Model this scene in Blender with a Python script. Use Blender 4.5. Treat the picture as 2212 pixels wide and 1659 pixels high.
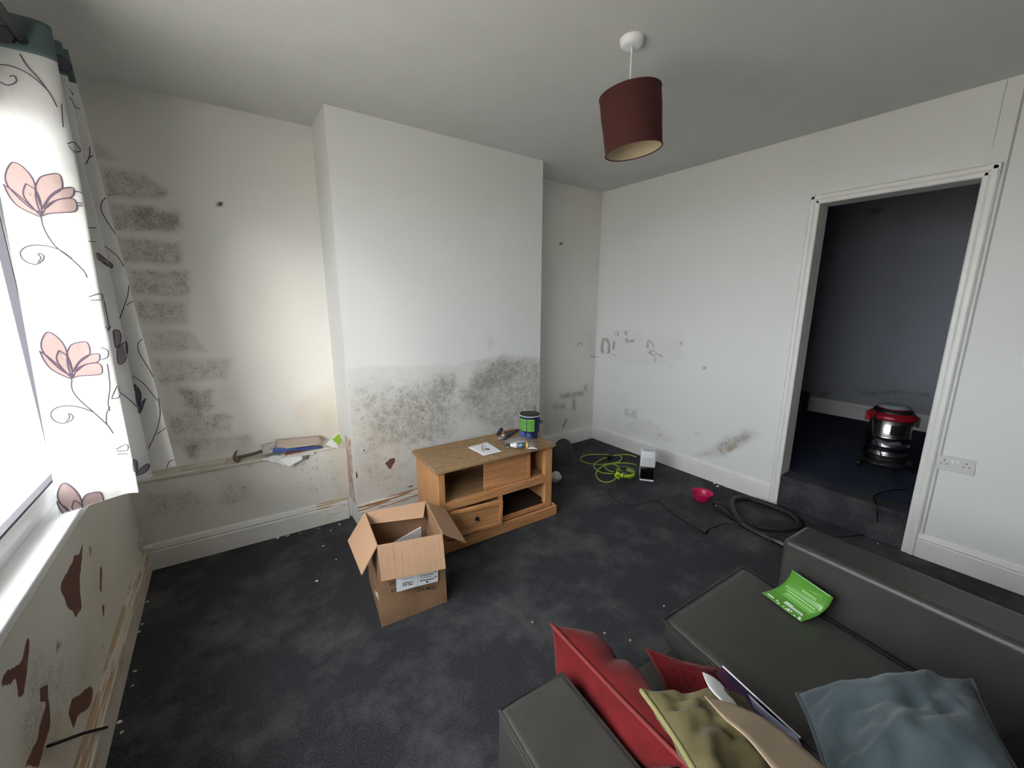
import bpy, bmesh, math, random
import numpy as np
from mathutils import Vector, Matrix, noise as mnoise
from mathutils.bvhtree import BVHTree

for o in list(bpy.data.objects): bpy.data.objects.remove(o, do_unlink=True)
scn = bpy.context.scene
COL = scn.collection
random.seed(7); RNG = np.random.RandomState(7)

# ------------------------------------------------------------------ camera
W, H, F = 2212.0, 1659.0, 868.8
YAW, PIT = 0.6233, -0.2039
CAM = Vector((0, 0, 1.53))
fw = Vector((math.sin(YAW)*math.cos(PIT), math.cos(YAW)*math.cos(PIT), math.sin(PIT)))
rt = Vector((math.cos(YAW), -math.sin(YAW), 0)); up = rt.cross(fw)
cd = bpy.data.cameras.new('camera'); cam = bpy.data.objects.new('camera', cd); COL.objects.link(cam)
cd.sensor_fit = 'HORIZONTAL'; cd.sensor_width = 36; cd.lens = F/W*36; cd.clip_start = 0.02
m3 = Matrix((rt, up, -fw)).transposed()
cam.matrix_world = Matrix.Translation(CAM) @ m3.to_4x4()
scn.camera = cam
# ------------------------------------------------------------------ light
wd = bpy.data.worlds.new('overcast_sky'); scn.world = wd; wd.use_nodes = True
bg = wd.node_tree.nodes['Background']; bg.inputs[0].default_value = (0.93, 0.96, 1.0, 1); bg.inputs[1].default_value = 9.0
sd = bpy.data.lights.new('hazy_sun', 'SUN'); sun = bpy.data.objects.new('hazy_sun', sd); COL.objects.link(sun)
sd.energy = 1.9; sd.angle = math.radians(20); sd.color = (1.0, 0.94, 0.84)
sun.rotation_euler = Vector((0.46, 0.88, -0.23)).to_track_quat('-Z', 'Y').to_euler()
sun.location = (-3, -4, 4)
vs = scn.view_settings; vs.view_transform = 'Standard'; vs.look = 'None'; vs.gamma = 1; vs.use_curve_mapping = False
vs.exposure = 0.55

# ------------------------------------------------------------------ pixel helpers
def ray(x, y): return rt*((x-W/2)/F) + up*((H/2-y)/F) + fw
def on(ax, v, x, y):
    d = ray(x, y); t = (v-CAM[ax])/d[ax]; return CAM + d*t
def PX(v, x, y): return on(0, v, x, y)
def PY(v, x, y): return on(1, v, x, y)
def PZ(v, x, y): return on(2, v, x, y)
def crop(ox, oy, s): return lambda pts: [(ox+x/s, oy+y/s) for x, y in pts]

# ------------------------------------------------------------------ tags
def tag(o, label=None, cat=None, group=None, kind=None):
    if label: o['label'] = label
    if cat: o['category'] = cat
    if group: o['group'] = group
    if kind: o['kind'] = kind
    return o
def empty(name, loc=(0, 0, 0), rz=0, label=None, cat=None, group=None):
    o = bpy.data.objects.new(name, None); COL.objects.link(o); o.location = loc; o.rotation_euler = (0, 0, rz)
    o.empty_display_size = 0.05
    return tag(o, label, cat, group)

# ------------------------------------------------------------------ mesh builder
class MB:
    def __init__(s): s.v = []; s.f = []
    def add(s, vs_, fs): b = len(s.v); s.v += [tuple(p) for p in vs_]; s.f += [tuple(b+i for i in f) for f in fs]; return s
    def box(s, x0, x1, y0, y1, z0, z1, M=None):
        p = [Vector((x, y, z)) for z in (z0, z1) for y in (y0, y1) for x in (x0, x1)]
        if M: p = [M @ q for q in p]
        return s.add(p, [(0, 2, 3, 1), (4, 5, 7, 6), (0, 1, 5, 4), (2, 6, 7, 3), (0, 4, 6, 2), (1, 3, 7, 5)])
    def hexa(s, b, t):   # bottom quad, top quad (ccw seen from above)
        return s.add(list(b)+list(t), [(3, 2, 1, 0), (4, 5, 6, 7), (0, 1, 5, 4), (1, 2, 6, 5), (2, 3, 7, 6), (3, 0, 4, 7)])
    def tube(s, pts, r, n=8, closed=False, caps=True):
        pts = [Vector(p) for p in pts]; N = len(pts); rs = r if isinstance(r, (list, tuple)) else [r]*N
        b = len(s.v); a = None; rings = []
        for i, p in enumerate(pts):
            if closed: t = pts[(i+1) % N]-pts[i-1]
            else: t = pts[min(i+1, N-1)]-pts[max(i-1, 0)]
            t = t.normalized() if t.length > 1e-9 else Vector((0, 0, 1))
            if a is None: a = t.orthogonal().normalized()
            else:
                a = a - t*a.dot(t); a = a.normalized() if a.length > 1e-6 else t.orthogonal().normalized()
            c = t.cross(a)
            for k in range(n):
                q = 2*math.pi*k/n; s.v.append(tuple(p+(a*math.cos(q)+c*math.sin(q))*rs[i]))
        M = N if closed else N-1
        for i in range(M):
            j = (i+1) % N
            for k in range(n):
                l = (k+1) % n; s.f.append((b+i*n+k, b+i*n+l, b+j*n+l, b+j*n+k))
        if caps and not closed:
            s.f.append(tuple(b+k for k in range(n))[::-1]); s.f.append(tuple(b+(N-1)*n+k for k in range(n)))
        return s
    def lathe(s, prof, n=32, M=None, cap0=False, cap1=False):
        b = len(s.v)
        for r, z in prof:
            for k in range(n):
                q = 2*math.pi*k/n; p = Vector((r*math.cos(q), r*math.sin(q), z)); s.v.append(tuple(M @ p if M else p))
        for i in range(len(prof)-1):
            for k in range(n):
                l = (k+1) % n; s.f.append((b+i*n+k, b+i*n+l, b+(i+1)*n+l, b+(i+1)*n+k))
        if cap0: s.f.append(tuple(b+k for k in range(n))[::-1])
        if cap1: s.f.append(tuple(b+(len(prof)-1)*n+k for k in range(n)))
        return s
    def grid(s, fn, nu, nv, closed_u=False):
        b = len(s.v); U = nu if closed_u else nu+1
        for j in range(nv+1):
            for i in range(U): s.v.append(tuple(fn(i/nu, j/nv)))
        for j in range(nv):
            for i in range(nu):
                k = (i+1) % U; s.f.append((b+j*U+i, b+j*U+k, b+(j+1)*U+k, b+(j+1)*U+i))
        return s
    def extrude(s, prof, A, B, side, upv=Vector((0, 0, 1))):  # profile (d,h) along A->B, d along side
        A, B, side = Vector(A), Vector(B), Vector(side); n = len(prof)
        vs_ = [A+side*d+upv*h for d, h in prof]+[B+side*d+upv*h for d, h in prof]
        fs = [(i, (i+1) % n, n+(i+1) % n, n+i) for i in range(n)]+[tuple(range(n))[::-1], tuple(range(n, 2*n))]
        return s.add(vs_, fs)
    def build(s, name, mat, parent=None, smooth=False, bevel=0, seg=2, solid=0, sub=0):
        me = bpy.data.meshes.new(name); me.from_pydata(s.v, [], s.f); me.update()
        bm = bmesh.new(); bm.from_mesh(me); bmesh.ops.recalc_face_normals(bm, faces=bm.faces); bm.to_mesh(me); bm.free()
        if smooth: me.shade_smooth()
        me.materials.append(mat)
        o = bpy.data.objects.new(name, me); COL.objects.link(o)
        if parent: o.parent = parent
        if solid:
            m = o.modifiers.new('solid', 'SOLIDIFY'); m.thickness = solid; m.offset = 0
        if sub:
            m = o.modifiers.new('sub', 'SUBSURF'); m.levels = sub; m.render_levels = sub
        if bevel:
            m = o.modifiers.new('bevel', 'BEVEL'); m.width = bevel; m.segments = seg; m.limit_method = 'ANGLE'; m.angle_limit = math.radians(40)
            if seg > 2: me.shade_smooth(); me.set_sharp_from_angle(angle=math.radians(60))
        return o
def box(name, dims, mat, parent=None, bevel=0, seg=2, M=None): return MB().box(*dims, M=M).build(name, mat, parent, bevel=bevel, seg=seg)
def catmull(P, n=8, closed=False):
    P = [Vector(p) for p in P]; out = []; N = len(P)
    for i in range(N if closed else N-1):
        g = (lambda k: P[k % N]) if closed else (lambda k: P[max(0, min(N-1, k))])
        a, b, c, d = g(i-1), g(i), g(i+1), g(i+2)
        for k in range(n):
            t = k/n
            out.append(0.5*((2*b)+(c-a)*t+(2*a-5*b+4*c-d)*t*t+(3*b-a-3*c+d)*t**3))
    if not closed: out.append(P[-1])
    return out

# ------------------------------------------------------------------ materials
def ramp(nt, stops):
    r = nt.nodes.new('ShaderNodeValToRGB'); e = r.color_ramp.elements
    while len(e) < len(stops): e.new(0.5)
    for el, (p, c) in zip(e, stops): el.position = p; el.color = (c[0], c[1], c[2], 1) if not isinstance(c, float) else (c, c, c, 1)
    return r
def mat(name, col, rough=0.6, metal=0.0, var=0.0, vscale=6.0, bump=0.0, bscale=80.0, spec=0.5, stretch=None, col2=None, alpha=None, sheen=0.0, coat=0.0, trans=0.0):
    m = bpy.data.materials.new(name); m.use_nodes = True; nt = m.node_tree; b = nt.nodes['Principled BSDF']
    b.inputs['Base Color'].default_value = (*col, 1); b.inputs['Roughness'].default_value = rough; b.inputs['Metallic'].default_value = metal
    b.inputs['Specular IOR Level'].default_value = spec
    if sheen: b.inputs['Sheen Weight'].default_value = sheen; b.inputs['Sheen Roughness'].default_value = 0.4
    if coat: b.inputs['Coat Weight'].default_value = coat
    if trans: b.inputs['Transmission Weight'].default_value = trans
    if alpha is not None: b.inputs['Alpha'].default_value = alpha
    tc = nt.nodes.new('ShaderNodeTexCoord'); src = tc.outputs['Object']
    if stretch:
        mp = nt.nodes.new('ShaderNodeMapping'); mp.inputs['Scale'].default_value = stretch; nt.links.new(src, mp.inputs[0]); src = mp.outputs[0]
    if var or col2:
        n = nt.nodes.new('ShaderNodeTexNoise'); n.inputs['Scale'].default_value = vscale; n.inputs['Detail'].default_value = 5
        nt.links.new(src, n.inputs['Vector'])
        c2 = col2 or tuple(min(1, c*(1+var)) for c in col); c1 = col if col2 else tuple(c*(1-var) for c in col)
        r = ramp(nt, [(0.35, c1), (0.65, c2)]); nt.links.new(n.outputs[0], r.inputs[0]); nt.links.new(r.outputs[0], b.inputs['Base Color'])
    if bump:
        n = nt.nodes.new('ShaderNodeTexNoise'); n.inputs['Scale'].default_value = bscale; n.inputs['Detail'].default_value = 4
        nt.links.new(src, n.inputs['Vector']); bp = nt.nodes.new('ShaderNodeBump'); bp.inputs['Strength'].default_value = bump; bp.inputs['Distance'].default_value = 0.01
        nt.links.new(n.outputs[0], bp.inputs['Height']); nt.links.new(bp.outputs[0], b.inputs['Normal'])
    return m
def wall_mat(name, base, mold=(0.14, 0.122, 0.095), peel=(0.165, 0.075, 0.06), peel2=(0.34, 0.16, 0.08), bump=0.15):
    """painted plaster; attribute 'stain' = mould density, bare plaster, damp tint"""
    m = bpy.data.materials.new(name); m.use_nodes = True; nt = m.node_tree; L = nt.links.new; b = nt.nodes['Principled BSDF']
    b.inputs['Roughness'].default_value = 0.75; b.inputs['Specular IOR Level'].default_value = 0.25
    tc = nt.nodes.new('ShaderNodeTexCoord'); P = tc.outputs['Object']
    at = nt.nodes.new('ShaderNodeAttribute'); at.attribute_name = 'stain'
    sp = nt.nodes.new('ShaderNodeSeparateColor'); L(at.outputs['Color'], sp.inputs[0])
    def noise(s, d=5, rgh=0.6):
        n = nt.nodes.new('ShaderNodeTexNoise'); n.inputs['Scale'].default_value = s; n.inputs['Detail'].default_value = d; n.inputs['Roughness'].default_value = rgh
        L(P, n.inputs['Vector']); return n.outputs[0]
    def math_(op, a, bb, c=None, clamp=False):
        n = nt.nodes.new('ShaderNodeMath'); n.operation = op; n.use_clamp = clamp
        for i, q in enumerate((a, bb, c)):
            if q is None: continue
            if isinstance(q, (int, float)): n.inputs[i].default_value = q
            else: L(q, n.inputs[i])
        return n.outputs[0]
    def mix(f, a, bb):
        n = nt.nodes.new('ShaderNodeMix'); n.data_type = 'RGBA'
        if isinstance(f, float): n.inputs[0].default_value = f
        else: L(f, n.inputs[0])
        for i, q in ((6, a), (7, bb)):
            if isinstance(q, tuple): n.inputs[i].default_value = (*q, 1)
            else: L(q, n.inputs[i])
        return n.outputs[2]
    big, fine, mid = noise(2.2, 3), noise(115, 8, 0.72), noise(22, 6, 0.65)
    c = mix(big, tuple(x*0.965 for x in base), base)
    c = mix(sp.outputs[2], c, (0.62, 0.50, 0.35))
    # mould: general tint plus speckle whose threshold follows the density
    nz = math_('ADD', math_('MULTIPLY', fine, 0.72), math_('MULTIPLY', mid, 0.28))
    th = math_('SUBTRACT', 0.630, math_('MULTIPLY', sp.outputs[0], 0.26))
    spk = math_('MULTIPLY', math_('SUBTRACT', nz, th), 9.0, None, True)
    spk = math_('MULTIPLY', spk, math_('MULTIPLY', sp.outputs[0], 2.2, None, True))
    tint = math_('MULTIPLY', sp.outputs[0], math_('ADD', math_('MULTIPLY', mid, 0.75), 0.30))
    c = mix(math_('MULTIPLY', tint, 0.80), c, (0.27, 0.235, 0.18))
    c = mix(math_('MULTIPLY', spk, 0.60), c, mold)
    # bare plaster where the paint has gone
    pk = math_('MULTIPLY', math_('SUBTRACT', math_('ADD', sp.outputs[1], math_('MULTIPLY', math_('SUBTRACT', mid, 0.5), 0.7)), 0.5), 12.0, None, True)
    pk = math_('MULTIPLY', pk, math_('MULTIPLY', sp.outputs[1], 6.0, None, True))
    pc = mix(math_('MULTIPLY', math_('SUBTRACT', noise(5, 2), 0.56), 5.0, None, True), peel, peel2)
    c = mix(pk, c, pc)
    L(c, b.inputs['Base Color'])
    hgt = math_('ADD', math_('MULTIPLY', noise(9, 4), 1.0), math_('MULTIPLY', fine, 0.12))
    hgt = math_('SUBTRACT', hgt, math_('MULTIPLY', pk, 0.6))
    bp = nt.nodes.new('ShaderNodeBump'); bp.inputs['Strength'].default_value = bump; bp.inputs['Distance'].default_value = 0.012
    L(hgt, bp.inputs['Height']); L(bp.outputs[0], b.inputs['Normal'])
    return m
def wood(name, c1, c2, stretch, rough=0.5, dust=None):
    m = mat(name, c1, rough, col2=c2, vscale=5, stretch=stretch, bump=0.12, bscale=9)
    nt = m.node_tree; b = nt.nodes['Principled BSDF']
    if dust:
        old = b.inputs['Base Color'].links[0].from_socket
        tc = nt.nodes.new('ShaderNodeTexCoord'); n = nt.nodes.new('ShaderNodeTexNoise'); n.inputs['Scale'].default_value = 26; n.inputs['Detail'].default_value = 7
        nt.links.new(tc.outputs['Object'], n.inputs['Vector'])
        r = ramp(nt, [(0.42, 0.15), (0.62, 0.85)]); nt.links.new(n.outputs[0], r.inputs[0])
        mx = nt.nodes.new('ShaderNodeMix'); mx.data_type = 'RGBA'; nt.links.new(r.outputs[0], mx.inputs[0]); nt.links.new(old, mx.inputs[6]); mx.inputs[7].default_value = (*dust, 1)
        nt.links.new(mx.outputs[2], b.inputs['Base Color'])
    return m
WALLC = (0.80, 0.80, 0.785)
M_wall = wall_mat('painted_plaster', WALLC)
M_wallL = wall_mat('damp_cream_plaster', (0.74, 0.73, 0.66))
M_alc = wall_mat('alcove_plaster', (0.80, 0.785, 0.74))
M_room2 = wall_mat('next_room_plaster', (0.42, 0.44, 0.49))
M_ceil = mat('ceiling_paint', (0.64, 0.64, 0.625), 0.85, var=0.02, bump=0.08, bscale=30, spec=0.2)
M_gloss = mat('white_gloss_paint', (0.80, 0.79, 0.76), 0.4, var=0.025, vscale=9, bump=0.02, bscale=40)
M_glossL = mat('grubby_cream_gloss', (0.55, 0.50, 0.42), 0.45, col2=(0.68, 0.65, 0.58), vscale=7, bump=0.1, bscale=40)
M_worn = mat('worn_painted_wood', (0.80, 0.77, 0.71), 0.5, var=0.04, vscale=9, bump=0.15, bscale=30)
def add_wear(m, zlo, zhi, brown=(0.33, 0.16, 0.07), amount=0.5):
    """paint worn to bare wood, mostly along the top moulding of the board"""
    nt = m.node_tree; L = nt.links.new; b = nt.nodes['Principled BSDF']; old = b.inputs['Base Color'].links[0].from_socket
    tc = nt.nodes.new('ShaderNodeTexCoord'); mp = nt.nodes.new('ShaderNodeMapping'); mp.inputs['Scale'].default_value = (3.0, 3.0, 60.0); L(tc.outputs['Object'], mp.inputs[0])
    n = nt.nodes.new('ShaderNodeTexNoise'); n.inputs['Scale'].default_value = 1.6; n.inputs['Detail'].default_value = 4; L(mp.outputs[0], n.inputs['Vector'])
    sx = nt.nodes.new('ShaderNodeSeparateXYZ'); L(tc.outputs['Object'], sx.inputs[0])
    mr = nt.nodes.new('ShaderNodeMapRange'); mr.inputs[1].default_value = zlo; mr.inputs[2].default_value = zhi; mr.inputs[3].default_value = -0.10; mr.inputs[4].default_value = amount-0.42; L(sx.outputs[2], mr.inputs[0])
    ad = nt.nodes.new('ShaderNodeMath'); L(n.outputs[0], ad.inputs[0]); L(mr.outputs[0], ad.inputs[1])
    r = ramp(nt, [(0.53, 0.0), (0.60, 1.0)]); L(ad.outputs[0], r.inputs[0])
    mx = nt.nodes.new('ShaderNodeMix'); mx.data_type = 'RGBA'; L(r.outputs[0], mx.inputs[0]); L(old, mx.inputs[6]); mx.inputs[7].default_value = (*brown, 1); L(mx.outputs[2], b.inputs['Base Color'])
    return m
add_wear(M_worn, 0.09, 0.125, amount=0.50)
M_upvc = mat('white_upvc', (0.86, 0.87, 0.88), 0.3)
M_gasket = mat('dark_gasket', (0.05, 0.045, 0.06), 0.6)
M_black = mat('black_plastic', (0.012, 0.012, 0.013), 0.4)
M_rubber = mat('black_rubber', (0.012, 0.012, 0.013), 0.55)
M_white = mat('white_plastic', (0.82, 0.82, 0.84), 0.35)
M_paper = mat('white_paper', (0.82, 0.82, 0.84), 0.7, var=0.02)
M_kraft = mat('kraft_paper', (0.36, 0.27, 0.185), 0.75, var=0.08, vscale=12)
M_card = mat('corrugated_card', (0.52, 0.315, 0.19), 0.8, var=0.06, vscale=60, stretch=(8, 8, 0.4))
M_card2 = mat('outer_card', (0.33, 0.19, 0.105), 0.7, var=0.16, vscale=7)
M_steel = mat('brushed_steel', (0.62, 0.62, 0.63), 0.22, 1.0)
M_grey = mat('grey_steel', (0.30, 0.30, 0.31), 0.45, 0.7)
M_rust = mat('rusty_iron', (0.10, 0.055, 0.035), 0.8, col2=(0.20, 0.14, 0.11), vscale=60, bump=0.4, bscale=90)
M_red = mat('red_plush', (0.115, 0.007, 0.008), 0.9, var=0.18, vscale=14, bump=0.25, bscale=300, sheen=0.12, spec=0.2)
M_olive = mat('olive_plush', (0.115, 0.096, 0.042), 0.9, var=0.25, vscale=9, bump=0.25, bscale=260, sheen=0.12, spec=0.2)
M_blue = mat('slate_blue_plush', (0.062, 0.086, 0.098), 0.9, var=0.22, vscale=8, bump=0.3, bscale=260, sheen=0.2, spec=0.2)
M_leather = mat('charcoal_leather', (0.042, 0.040, 0.036), 0.40, var=0.15, vscale=4, bump=0.10, bscale=220, spec=0.5)
M_lime = mat('lime_plastic', (0.42, 0.62, 0.02), 0.4)
M_limecable = mat('lime_cable', (0.36, 0.50, 0.05), 0.45)
M_pink = mat('pink_plastic', (0.55, 0.008, 0.085), 0.35)
M_leaf = mat('green_print', (0.085, 0.27, 0.03), 0.28, coat=0.3)
M_red2 = mat('red_enamel', (0.30, 0.008, 0.02), 0.3)
M_print = mat('print_white', (0.85, 0.88, 0.85), 0.5)
M_printg = mat('print_pale_green', (0.36, 0.66, 0.25), 0.4)
M_navy = mat('navy_tin', (0.010, 0.016, 0.06), 0.3)
M_ink = mat('print_black', (0.03, 0.022, 0.018), 0.7)
def carpet_mat(name, c1, c2, dusty):
    m = mat(name, c1, 0.95, col2=c2, vscale=260, bump=0.9, bscale=260, spec=0.1); nt = m.node_tree; b = nt.nodes['Principled BSDF']
    old = b.inputs['Base Color'].links[0].from_socket; tc = nt.nodes.new('ShaderNodeTexCoord')
    n = nt.nodes.new('ShaderNodeTexNoise'); n.inputs['Scale'].default_value = 3.2; n.inputs['Detail'].default_value = 8; n.inputs['Roughness'].default_value = 0.7
    nt.links.new(tc.outputs['Object'], n.inputs['Vector']); r = ramp(nt, [(0.47, 0.0), (0.72, 0.55)]); nt.links.new(n.outputs[0], r.inputs[0])
    mx = nt.nodes.new('ShaderNodeMix'); mx.data_type = 'RGBA'; nt.links.new(r.outputs[0], mx.inputs[0]); nt.links.new(old, mx.inputs[6]); mx.inputs[7].default_value = (*dusty, 1)
    nt.links.new(mx.outputs[2], b.inputs['Base Color']); return m
M_carpet = carpet_mat('charcoal_carpet', (0.016, 0.017, 0.021), (0.098, 0.099, 0.110), (0.20, 0.20, 0.20))
M_carpet2 = carpet_mat('navy_carpet', (0.020, 0.025, 0.045), (0.065, 0.075, 0.118), (0.08, 0.08, 0.10))
def glassy(name, tint, gloss=0.08, rough=0.02):
    m = bpy.data.materials.new(name); m.use_nodes = True; nt = m.node_tree; nt.nodes.remove(nt.nodes['Principled BSDF'])
    t = nt.nodes.new('ShaderNodeBsdfTransparent'); t.inputs[0].default_value = (*tint, 1); g = nt.nodes.new('ShaderNodeBsdfGlossy'); g.inputs['Roughness'].default_value = rough
    mx = nt.nodes.new('ShaderNodeMixShader'); mx.inputs[0].default_value = gloss
    nt.links.new(t.outputs[0], mx.inputs[1]); nt.links.new(g.outputs[0], mx.inputs[2]); nt.links.new(mx.outputs[0], nt.nodes['Material Output'].inputs[0]); return m
M_glass = glassy('window_glass', (0.97, 0.98, 0.98), 0.05)
M_clear = glassy('clear_plastic', (0.80, 0.82, 0.84), 0.16, 0.12)
M_poly = glassy('polythene', (0.86, 0.86, 0.89), 0.26, 0.3)
M_smoke = glassy('smoked_plastic', (0.10, 0.09, 0.085), 0.10, 0.08)
def cloth_mat(name, col, tr):
    m = bpy.data.materials.new(name); m.use_nodes = True; nt = m.node_tree; b = nt.nodes['Principled BSDF']
    b.inputs['Base Color'].default_value = (*col, 1); b.inputs['Roughness'].default_value = 0.8; b.inputs['Specular IOR Level'].default_value = 0.2
    t = nt.nodes.new('ShaderNodeBsdfTranslucent'); t.inputs[0].default_value = (*col, 1)
    mx = nt.nodes.new('ShaderNodeMixShader'); mx.inputs[0].default_value = tr
    nt.links.new(b.outputs[0], mx.inputs[1]); nt.links.new(t.outputs[0], mx.inputs[2]); nt.links.new(mx.outputs[0], nt.nodes['Material Output'].inputs[0])
    tc = nt.nodes.new('ShaderNodeTexCoord'); n = nt.nodes.new('ShaderNodeTexNoise'); n.inputs['Scale'].default_value = 7; n.inputs['Detail'].default_value = 4
    nt.links.new(tc.outputs['Object'], n.inputs['Vector']); bp = nt.nodes.new('ShaderNodeBump'); bp.inputs['Strength'].default_value = 0.35; bp.inputs['Distance'].default_value = 0.02
    nt.links.new(n.outputs[0], bp.inputs['Height']); nt.links.new(bp.outputs[0], b.inputs['Normal']); nt.links.new(bp.outputs[0], t.inputs['Normal'])
    return m
M_cur = cloth_mat('white_curtain_cloth', (0.72, 0.71, 0.70), 0.18)
M_teal = cloth_mat('teal_header_cloth', (0.11, 0.155, 0.16), 0.12)
M_petal = cloth_mat('print_petal_pink', (0.37, 0.27, 0.255), 0.16)
M_petald = cloth_mat('print_petal_mauve', (0.30, 0.27, 0.30), 0.3)
M_tealp = cloth_mat('print_leaf_teal', (0.16, 0.24, 0.27), 0.3)
M_line = cloth_mat('print_line_purple', (0.075, 0.055, 0.085), 0.05)

# ------------------------------------------------------------------ room dimensions
XL, XLs = -0.515, -0.487        # left wall plane, its skirting face
XR, YB, YA = 3.304, 2.653, 3.027
XBL, XBR, HC, YF = 0.613, 2.207, 2.606, -1.7
LEDGE = 0.535
DY0, DY1, DZ = 0.411, 1.113, 2.154
STEP = 0.243

# ---- stain painting on wall grids
def sdf(pts, U, V):
    P = np.array(pts, float); d = np.full(U.shape, 1e9); ins = np.zeros(U.shape, bool)
    for (ax, ay), (bx, by) in zip(P, np.roll(P, -1, 0)):
        ex, ey = bx-ax, by-ay; l = ex*ex+ey*ey+1e-12
        t = np.clip(((U-ax)*ex+(V-ay)*ey)/l, 0, 1); d = np.minimum(d, np.hypot(U-ax-t*ex, V-ay-t*ey))
        c = ((ay > V) != (by > V)) & (U < ex*(V-ay)/(by-ay+1e-12)+ax); ins ^= c
    return np.where(ins, -d, d)
def soft(d, s):
    t = np.clip((s-d)/(2*s), 0, 1); return t*t*(3-2*t)
def vnoise(U, V, s, seed=0):
    r = np.random.RandomState(seed); T = r.rand(64, 64); x, y = U*s+100, V*s+100
    i, j = np.floor(x).astype(int), np.floor(y).astype(int); fx, fy = x-i, y-j; fx = fx*fx*(3-2*fx); fy = fy*fy*(3-2*fy)
    g = lambda a, b: T[a % 64, b % 64]
    return (g(i, j)*(1-fx)+g(i+1, j)*fx)*(1-fy)+(g(i, j+1)*(1-fx)+g(i+1, j+1)*fx)*fy
def wall_grid(name, O, u, v, lu, lv, step, matl, layers=(), uvmap=None, extra=None, parent=None):
    """grid of size lu x lv from O along u and v; layers = (channel, strength, softness, polygon in (u,v) metres)"""
    nu, nv = max(1, int(lu/step)), max(1, int(lv/step))
    a, b = np.meshgrid(np.linspace(0, lu, nu+1), np.linspace(0, lv, nv+1)); A, B = a.ravel(), b.ravel()
    O, u, v = np.array(O, float), np.array(u, float), np.array(v, float)
    P = O+A[:, None]*u+B[:, None]*v
    S = np.zeros((len(A), 4)); S[:, 3] = 1
    wob = (vnoise(A, B, 9, 1)-0.5)*0.05+(vnoise(A, B, 31, 2)-0.5)*0.02
    for ch, k, s, poly in layers:
        w = soft(sdf(poly, A, B)+wob*(0.45 if ch == 1 else min(1, s*20)), s)*k
        S[:, ch] = np.maximum(S[:, ch], w) if ch == 1 else np.clip(S[:, ch]+w*(1-S[:, ch]), 0, 1)
    i = np.arange(nu*nv); r, c = i//nu, i % nu; q = r*(nu+1)+c
    faces = np.stack([q, q+1, q+nu+2, q+nu+1], 1)
    V = P.tolist(); Fc = faces.tolist()
    if extra:
        base = len(V); V += [list(p) for p in extra.v]; Fc += [[base+k for k in f] for f in extra.f]
    me = bpy.data.meshes.new(name); me.from_pydata(V, [], Fc)
    at = me.attributes.new('stain', 'FLOAT_COLOR', 'POINT'); full = np.zeros((len(V), 4)); full[:, 3] = 1; full[:len(S)] = S
    at.data.foreach_set('color', full.ravel()); me.update(); me.materials.append(matl)
    o = bpy.data.objects.new(name, me); COL.objects.link(o)
    if parent: o.parent = parent
    else: o['kind'] = 'structure'
    return o
def struct(o): o['kind'] = 'structure'; return o

# ------------------------------------------------------------------ floor, ceiling
struct(box('floor', (XL-0.4, XR+0.02, YF-0.2, YA+0.3, -0.2, 0.0), M_carpet))
struct(box('ceiling', (XL-0.4, XR+0.3, YF-0.2, YA+0.3, HC, HC+0.2), M_ceil))

# ------------------------------------------------------------------ back wall (both alcoves)
ca = crop(200, 280, 2.306)
rows = [((0, 50), (60, 80), (110, 150), (0, 140)), ((45, 190), (250, 225), (370, 310), (330, 345), (70, 335)), ((80, 362), (430, 400), (450, 480), (420, 515), (105, 495)),
        ((125, 538), (445, 560), (450, 660), (420, 672), (150, 662)), ((170, 695), (470, 710), (485, 800), (470, 828), (190, 820)), ((205, 852), (475, 855), (480, 970), (250, 978)),
        ((250, 1000), (480, 1005), (580, 1105), (290, 1115)), ((290, 1140), (690, 1140), (680, 1250), (340, 1265)), ((410, 1280), (600, 1290), (600, 1390), (480, 1400)),
        ((380, 1430), (520, 1400), (700, 1420), (690, 1500), (400, 1520)), ((380, 1540), (800, 1520), (800, 1580), (480, 1640))]
dens = [0.45, .58, .62, .60, .62, .60, .48, .48, .55, .40, .36]
def alc_uv(pts): return [(p.x-XL, p.z) for p in (PY(YA, *q) for q in pts)]
lay = [(0, d, 0.022, alc_uv(ca(r))) for r, d in zip(rows, dens)]
lay += [(0, 0.45, 0.02, alc_uv(ca([(210, 380), (300, 380), (420, 420), (430, 490), (300, 490), (215, 470)]))),
        (0, 0.30, 0.05, alc_uv(ca([(330, 1250), (700, 1260), (720, 1340), (620, 1560), (400, 1600)]))),
        (0, 0.6, 0.03, alc_uv(ca([(450, 1560), (520, 1570), (510, 1640), (470, 1630)]))),
        (0, 0.5, 0.03, alc_uv([(505, 940), (540, 935), (545, 950), (515, 955)])),
        (2, 0.35, 0.06, alc_uv([(640, 870), (735, 820), (745, 960), (640, 950)])),
        (0, 0.28, 0.05, alc_uv([(690, 890), (735, 860), (740, 940), (700, 940)])),
        (0, 0.9, 0.008, alc_uv([(468, 436), (482, 436), (482, 446), (468, 446)]))]
cr = crop(1120, 700, 5.183)
def ra(pts): return alc_uv(cr(pts))
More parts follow.
